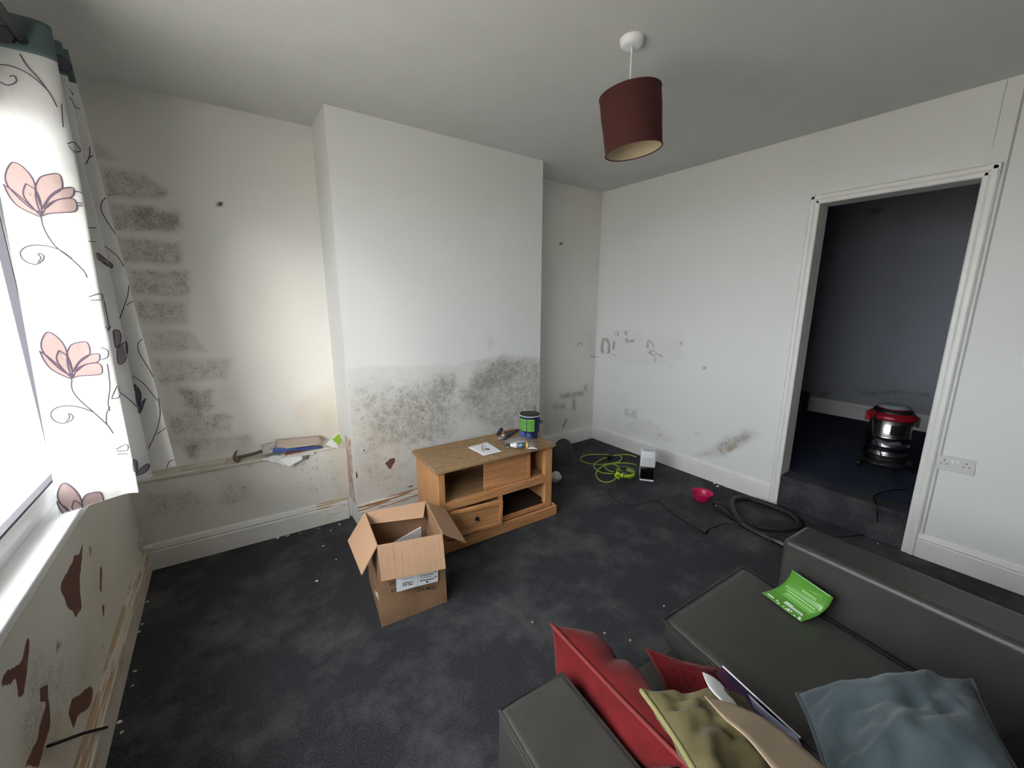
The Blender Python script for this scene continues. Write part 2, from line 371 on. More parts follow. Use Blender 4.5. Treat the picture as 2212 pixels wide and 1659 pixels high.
lay += [(0, 0.36, 0.10, ra([(330, 830), (830, 660), (835, 1120), (300, 1220)])),
        (0, 0.55, 0.03, ra([(370, 900), (460, 890), (520, 880), (530, 960), (380, 960)])), (0, 0.55, 0.03, ra([(460, 780), (720, 760), (720, 800), (470, 840)])),
        (0, 0.55, 0.025, ra([(590, 850), (640, 850), (640, 960), (600, 960)])), (0, 0.7, 0.02, ra([(730, 680), (765, 680), (760, 740), (735, 730)])),
        (0, 0.8, 0.012, ra([(655, 205), (715, 205), (718, 260), (700, 250), (690, 215), (665, 240), (655, 280)])),
        (0, 0.8, 0.012, ra([(795, 345), (850, 365), (845, 378), (800, 360)])), (0, 0.9, 0.01, ra([(540, 1050), (545, 1080), (500, 1160), (495, 1150)])),
        (0, 0.35, 0.04, ra([(250, 900), (340, 900), (340, 1240), (250, 1240)])), (0, 0.22, 0.08, ra([(720, 100), (860, 60), (870, 380), (790, 380)]))]
ex = MB().box(XL-0.4, XR+0.4, YA+0.004, YA+0.3, -0.2, HC+0.1)
wall_grid('wall_back', (XL, YA, 0), (1, 0, 0), (0, 0, 1), XR-XL, HC, 0.01, M_alc, lay, extra=ex)

# ------------------------------------------------------------------ chimney breast
cb = crop(680, 640, 3.456)
def bz(pts): return [(p.x-XBL, p.z) for p in (PY(YB, *q) for q in cb(pts))]
lay = [(0, 0.26, 0.012, bz([(230, 548), (450, 525), (700, 520), (1000, 508), (1060, 520), (1120, 488), (1250, 470), (1400, 440), (1560, 435), (1700, 460), (1700, 1500), (300, 1560)])),
       (0, 0.40, 0.10, bz([(300, 660), (800, 640), (870, 610), (950, 590), (1030, 600), (1060, 700), (1100, 900), (900, 1100), (500, 1120), (290, 950)])),
       (0, 0.34, 0.09, bz([(600, 760), (1000, 640), (1010, 1050), (420, 1120), (400, 900)])),
       (0, 0.52, 0.07, bz([(1170, 600), (1230, 520), (1400, 460), (1700, 470), (1700, 1050), (1350, 1020), (1100, 900), (1080, 760)])),
       (0, 0.50, 0.08, bz([(1190, 570), (1330, 480), (1480, 500), (1500, 590), (1350, 700), (1180, 800), (1120, 760)])),
       (0, 0.34, 0.04, bz([(940, 600), (1030, 600), (1040, 680), (960, 700)])), (0, 0.3, 0.04, bz([(820, 630), (880, 620), (880, 690), (830, 690)])),
       (0, 0.25, 0.02, bz([(1290, 330), (1320, 300), (1330, 340), (1300, 410)])),
       (0, 0.9, 0.012, bz([(1630, 815), (1650, 815), (1650, 860), (1635, 860)])),
       (0, 0.30, 0.10, bz([(320, 1120), (730, 1180), (730, 1400), (330, 1480)])),
       (1, 1.0, 0.006, bz([(525, 1245), (560, 1210), (605, 1203), (608, 1235), (580, 1265), (575, 1297), (545, 1292)])),
       (1, 1.0, 0.005, bz([(615, 1175), (645, 1158), (635, 1190), (620, 1202)])), (1, 0.9, 0.005, bz([(360, 1140), (375, 1150), (370, 1165)])),
       (1, 1.0, 0.006, bz([(285, 1200), (300, 1260), (335, 1330), (310, 1360), (290, 1300)])),
       (1, 1.0, 0.008, bz([(600, 1440), (735, 1405), (735, 1425), (610, 1455)])),
       (2, 0.30, 0.15, bz([(230, 800), (760, 1000), (760, 1560), (250, 1560)]))]
for k in range(46):   # single dark spots
    x, y = RNG.uniform(320, 1000), RNG.uniform(650, 1130); r = RNG.uniform(4, 12)
    lay.append((0, 0.75, 0.006, bz([(x-r, y), (x, y-r), (x+r, y), (x, y+r)])))
ex = MB().box(XBL, XBR, YB+0.004, YA+0.05, 0, HC)
wall_grid('wall_chimney_breast', (XBL, YB, 0), (1, 0, 0), (0, 0, 1), XBR-XBL, HC, 0.01, M_wall, lay, extra=ex)

# ------------------------------------------------------------------ ledge boxing in the left alcove
A0, A1 = Vector((XL, 2.910, 0)), Vector((XBL, 2.842, 0)); du = (A1-A0).normalized(); LU = (A1-A0).length
def bx_uv(pts):
    out = []
    for q in pts:
        p = PY(2.875, *q); out.append((p.x-XL, p.z))
    return out
cc = crop(520, 850, 3.072)
lay = [(0, 0.22, 0.15, bx_uv([(300, 1060), (750, 970), (755, 1070), (310, 1160)])), (0, 0.42, 0.06, bx_uv([(300, 1070), (420, 1060), (480, 1090), (310, 1140)])),
       (0, 0.35, 0.05, bx_uv([(480, 1040), (540, 1040), (540, 1080), (480, 1090)])), (1, 1, 0.006, bx_uv(cc([(712, 560), (735, 545), (735, 575)]))),
       (2, 0.3, 0.05, bx_uv([(700, 960), (755, 950), (755, 1080), (720, 1080)]))]
for k in range(60):
    q = (RNG.uniform(600, 740), RNG.uniform(985, 1060)); r = RNG.uniform(1, 2.4)
    lay.append((0, 0.6, 0.006, bx_uv([(q[0]-r, q[1]), (q[0], q[1]-r), (q[0]+r, q[1]), (q[0], q[1]+r)])))
for q in ((467, 1030), (542, 1007), (540, 1007)): lay.append((0, 0.95, 0.006, bx_uv([(q[0]-2, q[1]), (q[0], q[1]-2), (q[0]+2, q[1]), (q[0], q[1]+2)])))
ex = MB().hexa([(XL, 2.914, 0), (XBL, 2.846, 0), (XBL, YA, 0), (XL, YA, 0)], [(XL, 2.914, LEDGE-.001), (XBL, 2.846, LEDGE-.001), (XBL, YA, LEDGE-.001), (XL, YA, LEDGE-.001)])
wall_grid('wall_alcove_boxing', A0, du, (0, 0, 1), LU, LEDGE, 0.01, M_alc, lay, extra=ex)
struct(MB().hexa([(XL, 2.895, LEDGE), (XBL, 2.827, LEDGE), (XBL, YA-.001, LEDGE), (XL, YA-.001, LEDGE)], [(XL, 2.895, LEDGE+.016), (XBL, 2.827, LEDGE+.016), (XBL, YA-.001, LEDGE+.016), (XL, YA-.001, LEDGE+.016)]).build('trim_ledge_board', M_glossL, bevel=0.004))
# exposed plaster strip down the corner of the breast
struct(MB().box(XBL-0.004, XBL, 2.70, 2.835, 0.16, 0.62).build('trim_bare_plaster', mat('bare_red_plaster', (0.36, 0.15, 0.08), 0.85, col2=(0.82, 0.76, 0.68), vscale=9, stretch=(1, 14, 2.2))))

# ------------------------------------------------------------------ left (window) wall
WY0, WY1, WZ0, WZ1 = -0.25, 2.14, 0.835, 2.24
cl = crop(0, 1060, 2.769)
def lw(pts): return [(p.y-0.3, p.z) for p in (PX(XL, *q) for q in cl(pts))]
peels = [[(495, 315), (470, 375), (440, 385), (430, 440), (365, 545), (360, 590), (400, 690), (455, 745), (485, 700), (475, 520), (492, 400)],
         [(167, 900), (135, 1010), (20, 1110), (0, 1185), (60, 1150), (100, 1110), (108, 1240), (140, 1232), (157, 1090)],
         [(292, 1128), (240, 1190), (240, 1260), (270, 1290), (240, 1400), (228, 1480), (150, 1650), (230, 1650), (262, 1500), (302, 1390), (297, 1200)],
         [(548, 1178), (500, 1208), (430, 1250), (408, 1340), (440, 1412), (480, 1335), (540, 1270), (557, 1200)],
         [(600, 462), (608, 470), (606, 600), (597, 602)], [(612, 690), (622, 692), (618, 740)]]
lay = [(1, 1.0, 0.007, lw(p)) for p in peels]
lay += [(0, 0.9, 0.008, lw(p)) for p in ([(335, 905), (370, 905), (350, 960), (335, 970)], [(605, 925), (622, 920), (620, 950), (606, 948)], [(530, 335), (548, 340), (545, 390), (538, 385)])]
lay += [(0, 0.34, 0.10, lw([(200, 1100), (330, 1080), (330, 1659), (100, 1659)])), (0, 0.38, 0.12, lw([(60, 950), (560, 900), (560, 1300), (60, 1659)])), (0, 0.22, 0.10, lw([(430, 250), (640, 240), (620, 760), (430, 800)])),
        (2, 0.25, 0.10, lw([(560, 380), (800, 420), (600, 1100), (500, 1500), (200, 1659), (450, 1100)])),
        (2, 0.5, 0.05, lw([(150, 1450), (420, 1380), (400, 1659), (120, 1659)]))]
ex = MB().box(XL-0.30, XL-0.003, YF-0.2, YA+0.3, -0.2, WZ0).box(XL-0.30, XL, YF-0.2, YA+0.3, WZ1, HC+0.1)
ex.box(XL-0.30, XL, YF-0.2, WY0, WZ0-.01, WZ1+.01).box(XL-0.30, XL, WY1, YA+0.3, WZ0-.01, WZ1+.01).box(XL-0.1, XL, YF-0.2, 0.3, -0.2, WZ0)
wall_grid('wall_left', (XL, 0.3, 0), (0, 1, 0), (0, 0, 1), YA-0.3, WZ0, 0.01, M_wallL, lay, extra=ex)

# window frame
win = empty('window_1', (XL, 1.0, WZ0)); struct(win); win.location = (0, 0, 0)
fx0, fx1 = -0.60, -0.535
fr = MB().box(fx0, fx1, WY0, WY1, WZ0, WZ0+0.055).box(fx0, fx1, WY0, WY1, WZ1-0.055, WZ1).box(fx0, fx1, WY0, WY0+0.055, WZ0, WZ1).box(fx0, fx1, WY1-0.055, WY1, WZ0, WZ1).box(fx0, fx1, 0.90, 0.96, WZ0, WZ1)
fr.build('window_frame', M_upvc, win, bevel=0.006)
for k, (a, b) in enumerate(((WY0+.055, .90), (.96, WY1-.055))):
    sx0, sx1, t = -0.585, -0.522, 0.045; z0, z1 = WZ0+.05, WZ1-.05
    s = MB().box(sx0, sx1, a, b, z0, z0+t).box(sx0, sx1, a, b, z1-t, z1).box(sx0, sx1, a, a+t, z0, z1).box(sx0, sx1, b-t, b, z0, z1)
    so = s.build('sash', M_upvc, win, bevel=0.006)
    g = MB().box(-.5535, -.5505, a+t-.004, b-t+.004, z0+t-.004, z0+t+.004)
    g = MB()
    for (p, q, r, u_) in ((a+t-.006, b-t+.006, z0+t-.002, z0+t+.006), (a+t-.006, b-t+.006, z1-t-.006, z1-t+.002)): g.box(-.545, -.524, p, q, r, u_)
    for (p, q) in ((a+t-.002, a+t+.006), (b-t-.006, b-t+.002)): g.box(-.545, -.524, p, q, z0+t, z1-t)
    g.build('gasket', M_gasket, so)
    MB().box(-.556, -.552, a+t-.01, b-t+.01, z0+t-.01, z1-t+.01).build('pane', M_glass, so)
struct(MB().box(-.54, -.452, WY0-.05, WY1+.03, WZ0-.02, WZ0+.014).build('trim_window_sill', M_upvc, bevel=0.008, seg=3))
struct(MB().box(XL, -.492, WY0-.05, WY1+.02, WZ0-.075, WZ0-.02).build('trim_sill_apron', M_glossL, bevel=0.004))

# ------------------------------------------------------------------ right wall with doorway
cw = crop(1220, 680, 6.506); cf = crop(1160, 850, 3.687)
YG = 1.125
def rw(pts): return [(p.y-YG, p.z) for p in (PX(XR, *q) for q in pts)]
mk = [[(510, 430), (530, 340), (560, 330), (540, 400), (545, 540), (505, 520)], [(580, 330), (625, 350), (638, 450), (640, 540), (600, 540), (610, 420), (570, 345)], [(672, 370), (715, 370), (695, 490), (668, 490)],
      [(700, 235), (755, 235), (755, 300), (735, 300), (740, 250), (715, 250), (712, 300)], [(835, 235), (870, 220), (875, 290), (850, 290)], [(845, 330), (885, 330), (900, 395), (860, 395)], [(895, 200), (910, 200), (905, 230), (895, 230)],
      [(965, 265), (1010, 240), (1012, 250), (970, 270)], [(900, 365), (990, 345), (990, 370), (960, 385), (905, 380)], [(1145, 370), (1180, 365), (1178, 460), (1150, 455)], [(1185, 350), (1245, 400), (1250, 460), (1235, 460), (1230, 410), (1180, 370)],
      [(1170, 515), (1210, 535), (1270, 565), (1260, 590), (1180, 540)], [(1270, 515), (1310, 545), (1380, 575), (1378, 605), (1330, 575), (1275, 540)], [(1260, 590), (1280, 600), (1275, 670), (1258, 660)], [(1190, 500), (1240, 490), (1260, 510), (1200, 520)],
      [(1622, 385), (1660, 372), (1640, 400), (1635, 435), (1620, 420)], [(1608, 548), (1620, 545), (1617, 580), (1610, 580)], [(1480, 735), (1515, 730), (1512, 748)], [(1940, 745), (1985, 725), (1988, 750), (1950, 765)], [(625, 595), (642, 598), (635, 608)], [(670, 548), (720, 570), (718, 578), (675, 562)], [(350, 570), (470, 590), (440, 600)]]
lay = [(0, 0.80, 0.011, rw(cw(p))) for p in mk]
lay += [(0, 0.14, 0.05, rw(cw([(480, 330), (740, 240), (1010, 220), (1250, 360), (1650, 300), (1700, 600), (1500, 740), (1100, 730), (720, 640), (500, 540)]))),
        (0, 0.22, 0.03, rw(cf([(780, 205), (900, 215), (1000, 290), (1110, 395), (1000, 390), (800, 330), (700, 260)]))),
        (2, 0.5, 0.01, rw(cf([(960, 315), (1000, 320), (1005, 345), (965, 340)]))),
        (0, 0.42, 0.03, rw(cf([(1250, 490), (1400, 425), (1540, 330), (1640, 285), (1740, 285), (1765, 325), (1650, 430), (1500, 500), (1300, 510)]))),
        (0, 0.4, 0.02, rw(cf([(1440, 420), (1560, 340), (1680, 310), (1700, 350), (1600, 440), (1480, 490)]))),
        (2, 0.85, 0.012, rw(cf([(1510, 440), (1560, 395), (1610, 400), (1590, 440), (1530, 470)]))),
        (0, 0.6, 0.012, rw(cf([(1255, 305), (1290, 308), (1285, 325), (1260, 322)])))]
ex = MB().box(XR+.003, XR+.13, YG, YA+.3, -.2, HC+.1).box(XR, XR+.13, YF-.2, DY0-.012, -.2, HC+.1).box(XR, XR+.13, DY0-.013, YG+.001, DZ+.012, HC+.1)
wall_grid('wall_right', (XR, YG, 0), (0, 1, 0), (0, 0, 1), YA-YG, HC, 0.01, M_wall, lay, extra=ex)
struct(box('wall_front', (XL-0.4, XR+0.4, YF-0.2, YF, -0.2, HC+0.1), M_wall))

# architrave and lining
ap = [(0, 0), (0.012, 0.0), (0.018, 0.006), (0.018, 0.022), (0.013, 0.026), (0.022, 0.032), (0.022, 0.052), (0.012, 0.060), (0, 0.060)]
ar = MB()
S_ = Vector((-1, 0, 0))
ar.extrude(ap, (XR, DY1, 0), (XR, DY1, DZ+.06), S_, Vector((0, 1, 0)))
ar.extrude(ap, (XR, DY0, 0), (XR, DY0, DZ+.06), S_, Vector((0, -1, 0)))
ar.extrude(ap, (XR, DY0-.06, DZ), (XR, DY1+.06, DZ), S_, Vector((0, 0, 1)))
struct(ar.build('trim_1', M_gloss, bevel=0.002))
ln = MB().box(XR-.004, XR+.135, DY1, DY1+.014, STEP-.02, DZ+.014).box(XR-.004, XR+.135, DY0-.014, DY0, STEP-.02, DZ+.014).box(XR-.004, XR+.135, DY0-.014, DY1+.014, DZ, DZ+.014)
struct(ln.build('trim_2', M_gloss))

struct(box('trim_shadow_line', (XR-.003, XR, .330, .338, .15, HC), mat('gap_shadow_grey', (.42, .42, .40), .9)))  # thin grey strip, colour stands in for the shadow line of a wall gap
# skirtings
def skp(t=0.018, h=0.153): return [(0, 0), (t, 0), (t, h*.70), (t*.78, h*.74), (t*.95, h*.80), (t*.55, h*.95), (t*.3, h), (0, h)]
struct(MB().extrude(skp(), (XR, YA, 0), (XR, DY1+.06, 0), (-1, 0, 0)).build('baseboard_right', M_gloss))
struct(MB().extrude(skp(), (XR, DY0-.06, 0), (XR, YF, 0), (-1, 0, 0)).build('baseboard_right_near', M_gloss))
struct(MB().extrude(skp(), (XBR, YA, 0), (XR, YA, 0), (0, -1, 0)).build('baseboard_back', M_gloss))
struct(MB().extrude(skp(.022, .17), (XBL, YB, 0), (XBR, YB, 0), (0, -1, 0)).build('baseboard_breast', M_worn))
nrm = Vector((du.y, -du.x, 0))
struct(MB().extrude(skp(.019, .158), A0, A0+du*(LU*0.80), nrm).build('baseboard_alcove', M_gloss))
struct(MB().extrude(skp(.019, .158), A0+du*(LU*0.80), A0+du*(LU-.02), nrm).build('baseboard_alcove_worn', add_wear(mat('half_worn_gloss', (0.80, 0.78, 0.73), 0.5, var=0.04, vscale=9), 0.09, 0.12, (0.50, 0.36, 0.20), 0.46)))
struct(MB().extrude(skp(.028, .16), (XL, 2.90, 0), (XL, YF, 0), (1, 0, 0)).build('baseboard_left', add_wear(mat('grubby_skirting', (0.66, 0.61, 0.53), 0.5, var=0.08, vscale=6), 0.02, 0.14, (0.44, 0.31, 0.19), 0.475)))

# ------------------------------------------------------------------ step and the dark room beyond
X2, Y20, Y21 = 5.62, -0.8, 3.6
struct(MB().box(XR+.005, X2+.2, Y20-.2, Y21+.2, STEP-.25, STEP).build('floor_next_room', M_carpet2))
st = MB().box(XR-.022, XR+.14, DY0+.001, DY1-.001, STEP-.035, STEP+.003).box(XR+.002, XR+.14, DY0+.001, DY1-.001, 0, STEP-.03)
struct(st.build('floor_step', M_carpet, bevel=0.012, seg=3))
def r2(pts): return [(p.y-Y20, p.z-STEP) for p in (PX(X2, *q) for q in pts)]
c6 = crop(1700, 820, 4.366); c3 = crop(1700, 340, 4.32)
lay = [(0, 0.9, 0.03, r2(c3([(760, 470), (890, 465), (880, 500), (835, 540), (780, 520)]))), (0, 0.5, 0.06, r2(c3([(900, 400), (1200, 350), (1550, 280), (1560, 310), (1200, 390), (930, 430)]))),
       (0, 0.6, 0.03, r2(c3([(1340, 395), (1420, 385), (1375, 435)]))), (0, 0.7, 0.025, r2(c3([(1650, 410), (1690, 410), (1665, 440)]))),
       (0, 0.8, 0.03, r2(c6([(290, 130), (380, 110), (370, 170), (300, 170)]))), (0, 0.7, 0.02, r2(c6([(620, 90), (750, 120), (900, 120), (1050, 100), (1340, 140), (1340, 160), (1050, 125), (740, 145)]))),
       (0, 0.3, 0.15, r2(c6([(200, 40), (1340, 60), (1320, 330), (240, 180)]))), (0, 0.35, 0.08, r2(c3([(950, 1500), (1100, 1510), (1050, 1600), (960, 1590)])))]
ex = MB().box(X2+.003, X2+.2, Y20-.2, Y21+.2, 0, HC+.4).box(XR+.13, X2+.1, Y20-.2, Y20, 0, HC+.4).box(XR+.13, X2+.1, Y21, Y21+.2, 0, HC+.4).box(XR+.13, X2+.2, Y20-.2, Y21+.2, 2.72, 2.9).box(XR+.02, XR+.13, YA+.2, Y21+.2, 0, 2.9)
wall_grid('wall_next_room', (X2, Y20, STEP), (0, 1, 0), (0, 0, 1), Y21-Y20, 2.48, 0.02, M_room2, lay, extra=ex)
struct(MB().extrude(skp(.02, .17), (X2, Y20, STEP), (X2, 1.72, STEP), (-1, 0, 0)).build('baseboard_next_room', M_gloss))

# ------------------------------------------------------------------ outside
gr = struct(box('ground_outside', (-40, XL-.3, -40, 40, -.6, -.25), mat('pale_concrete', (0.50, 0.46, 0.40), 0.9, var=0.15, vscale=3)))
hs = empty('neighbour_house', (0, 0, 0)); tag(hs, 'pale rendered house wall seen through the window glass', 'house')
MB().box(-9, -1.1, 7.4, 7.7, -.25, 5.5).build('wall', mat('pale_render', (0.75, 0.74, 0.70), 0.9), hs)
p0, p1 = PY(7.4, 0, 945), PY(7.4, 45, 868)
wf = MB().box(p0.x-1.0, p1.x, 7.33, 7.41, p0.z, p1.z).build('window', mat('grey_frame', (0.30, 0.32, 0.33), 0.5), hs, bevel=0.02)
MB().box(p0.x-.95, p1.x-.12, 7.31, 7.335, p0.z+.09, p1.z-.09).build('pane', mat('pale_pane', (0.62, 0.66, 0.68), 0.2), wf)
# ================================================================== curtain
curt = empty('curtain', (-0.40, 2.0, 0.8)); curt.location = (0, 0, 0)
tag(curt, 'white eyelet curtain with pink flower print and teal header beside the window', 'curtain')
ZT, ZB = 2.42, 0.845
top = catmull([(-.515, 2.135, 0), (-.37, 2.125, 0), (-.345, 2.17, 0), (-.43, 2.215, 0), (-.340, 2.25, 0), (-.40, 2.275, 0), (-.330, 2.295, 0)], 12)
bot = catmull([(-.50, 1.835, 0), (-.362, 1.885, 0), (-.318, 1.90, 0), (-.455, 2.02, 0), (-.292, 2.045, 0), (-.335, 2.095, 0), (-.221, 2.12, 0)], 12)
NC = len(top)-1
def cur_pt(i, z, off=0.0):
    t = (z-ZB)/(ZT-ZB); p = bot[i].lerp(top[i], max(0, min(1, t)))
    w = mnoise.noise(Vector((i*0.10, z*2.2, 3.0)))*0.012*(1-0.5*t)
    a, b = bot[max(0, i-1)].lerp(top[max(0, i-1)], t), bot[min(NC, i+1)].lerp(top[min(NC, i+1)], t)
    n = (b-a); n = Vector((n.y, -n.x, 0)).normalized()
    return Vector((p.x, p.y, z)) + n*(w+off)
NZ = 90; ZH = 2.31
zs = [ZB+(ZH-ZB)*k/NZ for k in range(NZ+1)]
cb_ = MB(); cb_.grid(lambda u, v: cur_pt(round(u*NC), ZB+(ZH-ZB)*v+(0.006*math.sin(u*9) if v == 0 else 0)), NC, NZ)
panel = cb_.build('panel', M_cur, curt, smooth=True)
hd = MB().grid(lambda u, v: cur_pt(round(u*NC), ZH+(ZT-ZH)*v, 0.0), NC, 8).build('header', M_teal, curt, smooth=True, solid=0.003)
for i in (6, 30, 46, 64):   # eyelet rings
    c = cur_pt(min(i, NC), 2.345); a, b = cur_pt(min(i, NC-1), 2.345), cur_pt(min(i+1, NC), 2.345)
    t = (b-a).normalized(); pts = [c+t*(0.024*math.cos(q))+Vector((0, 0, 0.024*math.sin(q))) for q in [2*math.pi*k/20 for k in range(20)]]
    ring = MB().tube(pts, 0.005, 8, closed=True).build('eyelet_ring', M_black, curt, smooth=True)
    n_ = t.cross(Vector((0, 0, 1)))
    MB().lathe([(0.0005, 0), (0.022, 0)], 20, Matrix.Translation(c+n_*0.0035) @ n_.to_track_quat('Z', 'Y').to_matrix().to_4x4()).build('eyelet_hole', M_gasket, ring, solid=0.009)
bv = BVHTree.FromPolygons([Vector(v) for v in cb_.v], cb_.f)
def cast(x, y, off=0.0022):
    d = ray(x, y).normalized(); h, n, i, dist = bv.ray_cast(CAM, d)
    if h is None: return None, None
    if n.dot(d) > 0: n = -n
    return h+n*off, n
def dens(P, step=5):
    out = []
    P = [Vector((x, y, 0)) for x, y in P]; P = catmull(P, 8)
    for a, b in zip(P, P[1:]):
        k = max(1, int((b-a).length/step))
        for j in range(k): out.append(a.lerp(b, j/k))
    return [(p.x, p.y) for p in out]+[(P[-1].x, P[-1].y)]
lines = MB()
def stroke(P, w=0.0028):
    prev = None
    for (x, y) in dens(P):
        h, n = cast(x, y)
        if h is None: prev = None; continue
        if prev and (h-prev[0]).length < 0.05 and (h-prev[0]).length > 1e-5:
            t = (h-prev[0]).normalized(); s0 = prev[1].cross(t).normalized()*w*.5; s1 = n.cross(t).normalized()*w*.5
            lines.add([prev[0]-s0, prev[0]+s0, h+s1, h-s1], [(0, 1, 2, 3)])
        prev = (h, n)
def petal(P, mb):
    Q = [(p.x, p.y) for p in catmull([Vector((x, y, 0)) for x, y in P], 4, True)]; cx, cy = sum(q[0] for q in Q)/len(Q), sum(q[1] for q in Q)/len(Q)
    R = 6; pts = []
    for r in range(R+1):
        f = r/R
        for q in Q: pts.append(cast(cx+(q[0]-cx)*f, cy+(q[1]-cy)*f, 0.0012)[0])
    n = len(Q)
    for r in range(R):
        for k in range(n):
            ids = [r*n+k, r*n+(k+1) % n, (r+1)*n+(k+1) % n, (r+1)*n+k]; v = [pts[i] for i in ids]
            if any(p is None for p in v): continue
            if max((v[i]-v[j]).length for i in range(4) for j in range(i)) > 0.06: continue
            mb.add(v, [(0, 1, 2, 3)])
    stroke(P+[P[0]])
F1 = [[(240, 1270), (215, 1190), (205, 1090), (150, 1010), (78, 970), (35, 1030), (40, 1100), (110, 1180), (180, 1240)], [(212, 1110), (240, 1060), (300, 1040), (350, 1040), (370, 1085), (365, 1130), (300, 1180), (255, 1240), (222, 1170)],
      [(155, 1097), (138, 1150), (160, 1200), (240, 1280), (245, 1220), (215, 1140)], [(250, 1245), (300, 1170), (360, 1130), (430, 1120), (440, 1150), (420, 1180), (340, 1195), (280, 1240)],
      [(248, 1290), (290, 1220), (360, 1190), (430, 1185), (455, 1215), (450, 1260), (380, 1270), (300, 1275)], [(20, 1100), (60, 1180), (120, 1240), (245, 1295), (170, 1220), (90, 1150)]]
c1 = crop(0, 0, 2.764); c2_ = crop(0, 580, 2.764)
pink, mauve, tealp = MB(), MB(), MB()
def flower(base, k, mb):
    for p in F1: petal([(base[0]+(x-245)*k/2.764, base[1]+(y-1290)*k/2.764) for x, y in p], mb)
flower((88.6, 466.7), 1.0, pink); flower((154.8, 817), 0.86, pink); flower((186, 1136), 0.80, pink)
for P in ([(245, 1295), (265, 1370), (330, 1470), (430, 1550), (500, 1620), (520, 1659)], [(430, 1545), (350, 1490), (250, 1465), (170, 1470), (125, 1500), (130, 1540), (170, 1570), (220, 1578), (255, 1555), (262, 1530), (245, 1515), (228, 1520), (245, 1540), (225, 1570)],
          [(0, 387), (60, 395), (140, 425), (220, 480), (290, 550), (340, 640)], [(120, 325), (160, 390), (230, 470), (290, 550)], [(0, 490), (40, 510), (75, 505), (100, 485), (85, 455), (60, 460)],
          [(535, 880), (535, 930), (515, 980)], [(555, 930), (530, 945)], [(630, 1180), (605, 1220), (615, 1280), (690, 1400)], [(625, 1470), (700, 1530), (745, 1600)], [(410, 530), (440, 570)], [(415, 580), (450, 640), (480, 650)], [(400, 860), (440, 850), (480, 900), (440, 905), (405, 870)],
          [(440, 1140), (485, 1150)], [(455, 1210), (490, 1215)], [(455, 1228), (490, 1228)], [(520, 1360), (575, 1362)], [(525, 1440), (570, 1445)], [(575, 1510), (590, 1550), (660, 1590)], [(365, 620), (370, 690), (375, 760)]): stroke(c1(P))
for P in ([(428, 660), (430, 720), (470, 780), (560, 860), (640, 935), (675, 985)], [(560, 858), (480, 830), (400, 820), (330, 835), (303, 870), (320, 905), (370, 925), (420, 910), (437, 885), (410, 865), (415, 890), (395, 915)],
          [(770, 60), (765, 150), (740, 230), (715, 300)], [(795, 195), (755, 220)], [(858, 415), (825, 450), (835, 510), (890, 600), (925, 680), (950, 800), (955, 880), (930, 980), (880, 1085)], [(790, 640), (860, 690), (940, 790)], [(1000, 945), (970, 965), (935, 990)],
          [(715, 740), (770, 780), (820, 830)], [(1045, 1140), (1010, 1155), (990, 1205)], [(530, 170), (600, 150), (610, 185), (540, 190)], [(620, 190), (650, 340), (640, 370)], [(625, 345), (645, 370), (660, 345)], [(600, 470), (640, 490), (640, 530), (600, 545)],
          [(665, 775), (700, 700), (710, 765), (665, 778)], [(655, 825), (635, 870), (635, 930)], [(690, 1080), (755, 1050), (760, 1085), (695, 1090)], [(700, 1108), (770, 1105)], [(640, 570), (655, 700), (645, 800), (655, 850)]): stroke(c2_(P))
mlist = [c1([(585, 1510), (605, 1560), (660, 1600), (670, 1580), (620, 1540)])]
for P in ([(675, 375), (705, 368), (722, 400), (715, 450), (690, 470)], [(700, 480), (750, 435), (760, 500), (740, 560), (705, 565)], [(790, 1140), (815, 1150), (820, 1195), (800, 1210)], [(820, 1210), (880, 1165), (890, 1190), (860, 1220), (810, 1235)]): mlist.append(c2_(P))
for P in mlist:
    mv = MB(); petal(P, mv)
    if mv.f:
        po = mv.build('printed_petal', M_petald, panel); bm = bmesh.new(); bm.from_mesh(po.data); bmesh.ops.remove_doubles(bm, verts=bm.verts, dist=1e-6)
        left, isl = set(bm.verts), []
        while left:
            st_k, cur_s = [left.pop()], set()
            while st_k:
                v0 = st_k.pop(); cur_s.add(v0)
                for e_ in v0.link_edges:
                    w0 = e_.other_vert(v0)
                    if w0 in left: left.discard(w0); st_k.append(w0)
            isl.append(cur_s)
        big_ = max(isl, key=len); bmesh.ops.delete(bm, geom=[v0 for v0 in bm.verts if v0 not in big_], context='VERTS'); bm.to_mesh(po.data); bm.free()
for P in ([(800, 690), (835, 730), (840, 780), (820, 820), (808, 760)], [(870, 775), (840, 855), (825, 860), (825, 830), (845, 800)]): petal(c2_(P), tealp)
pink.build('printed_petals', M_petal, panel); tealp.build('printed_leaves', M_tealp, panel); lines.build('printed_vines', M_line, panel)
pole = tag(MB().tube([(-.405, -0.45, 2.345), (-.405, 2.42, 2.345)], 0.014, 12).tube([(-.405, 2.42, 2.345), (-.405, 2.455, 2.345)], 0.022, 12).box(-.515, -.39, 2.36, 2.375, 2.335, 2.355).build('curtain_pole', M_black, smooth=False), 'black curtain pole running above the window', 'curtain pole')

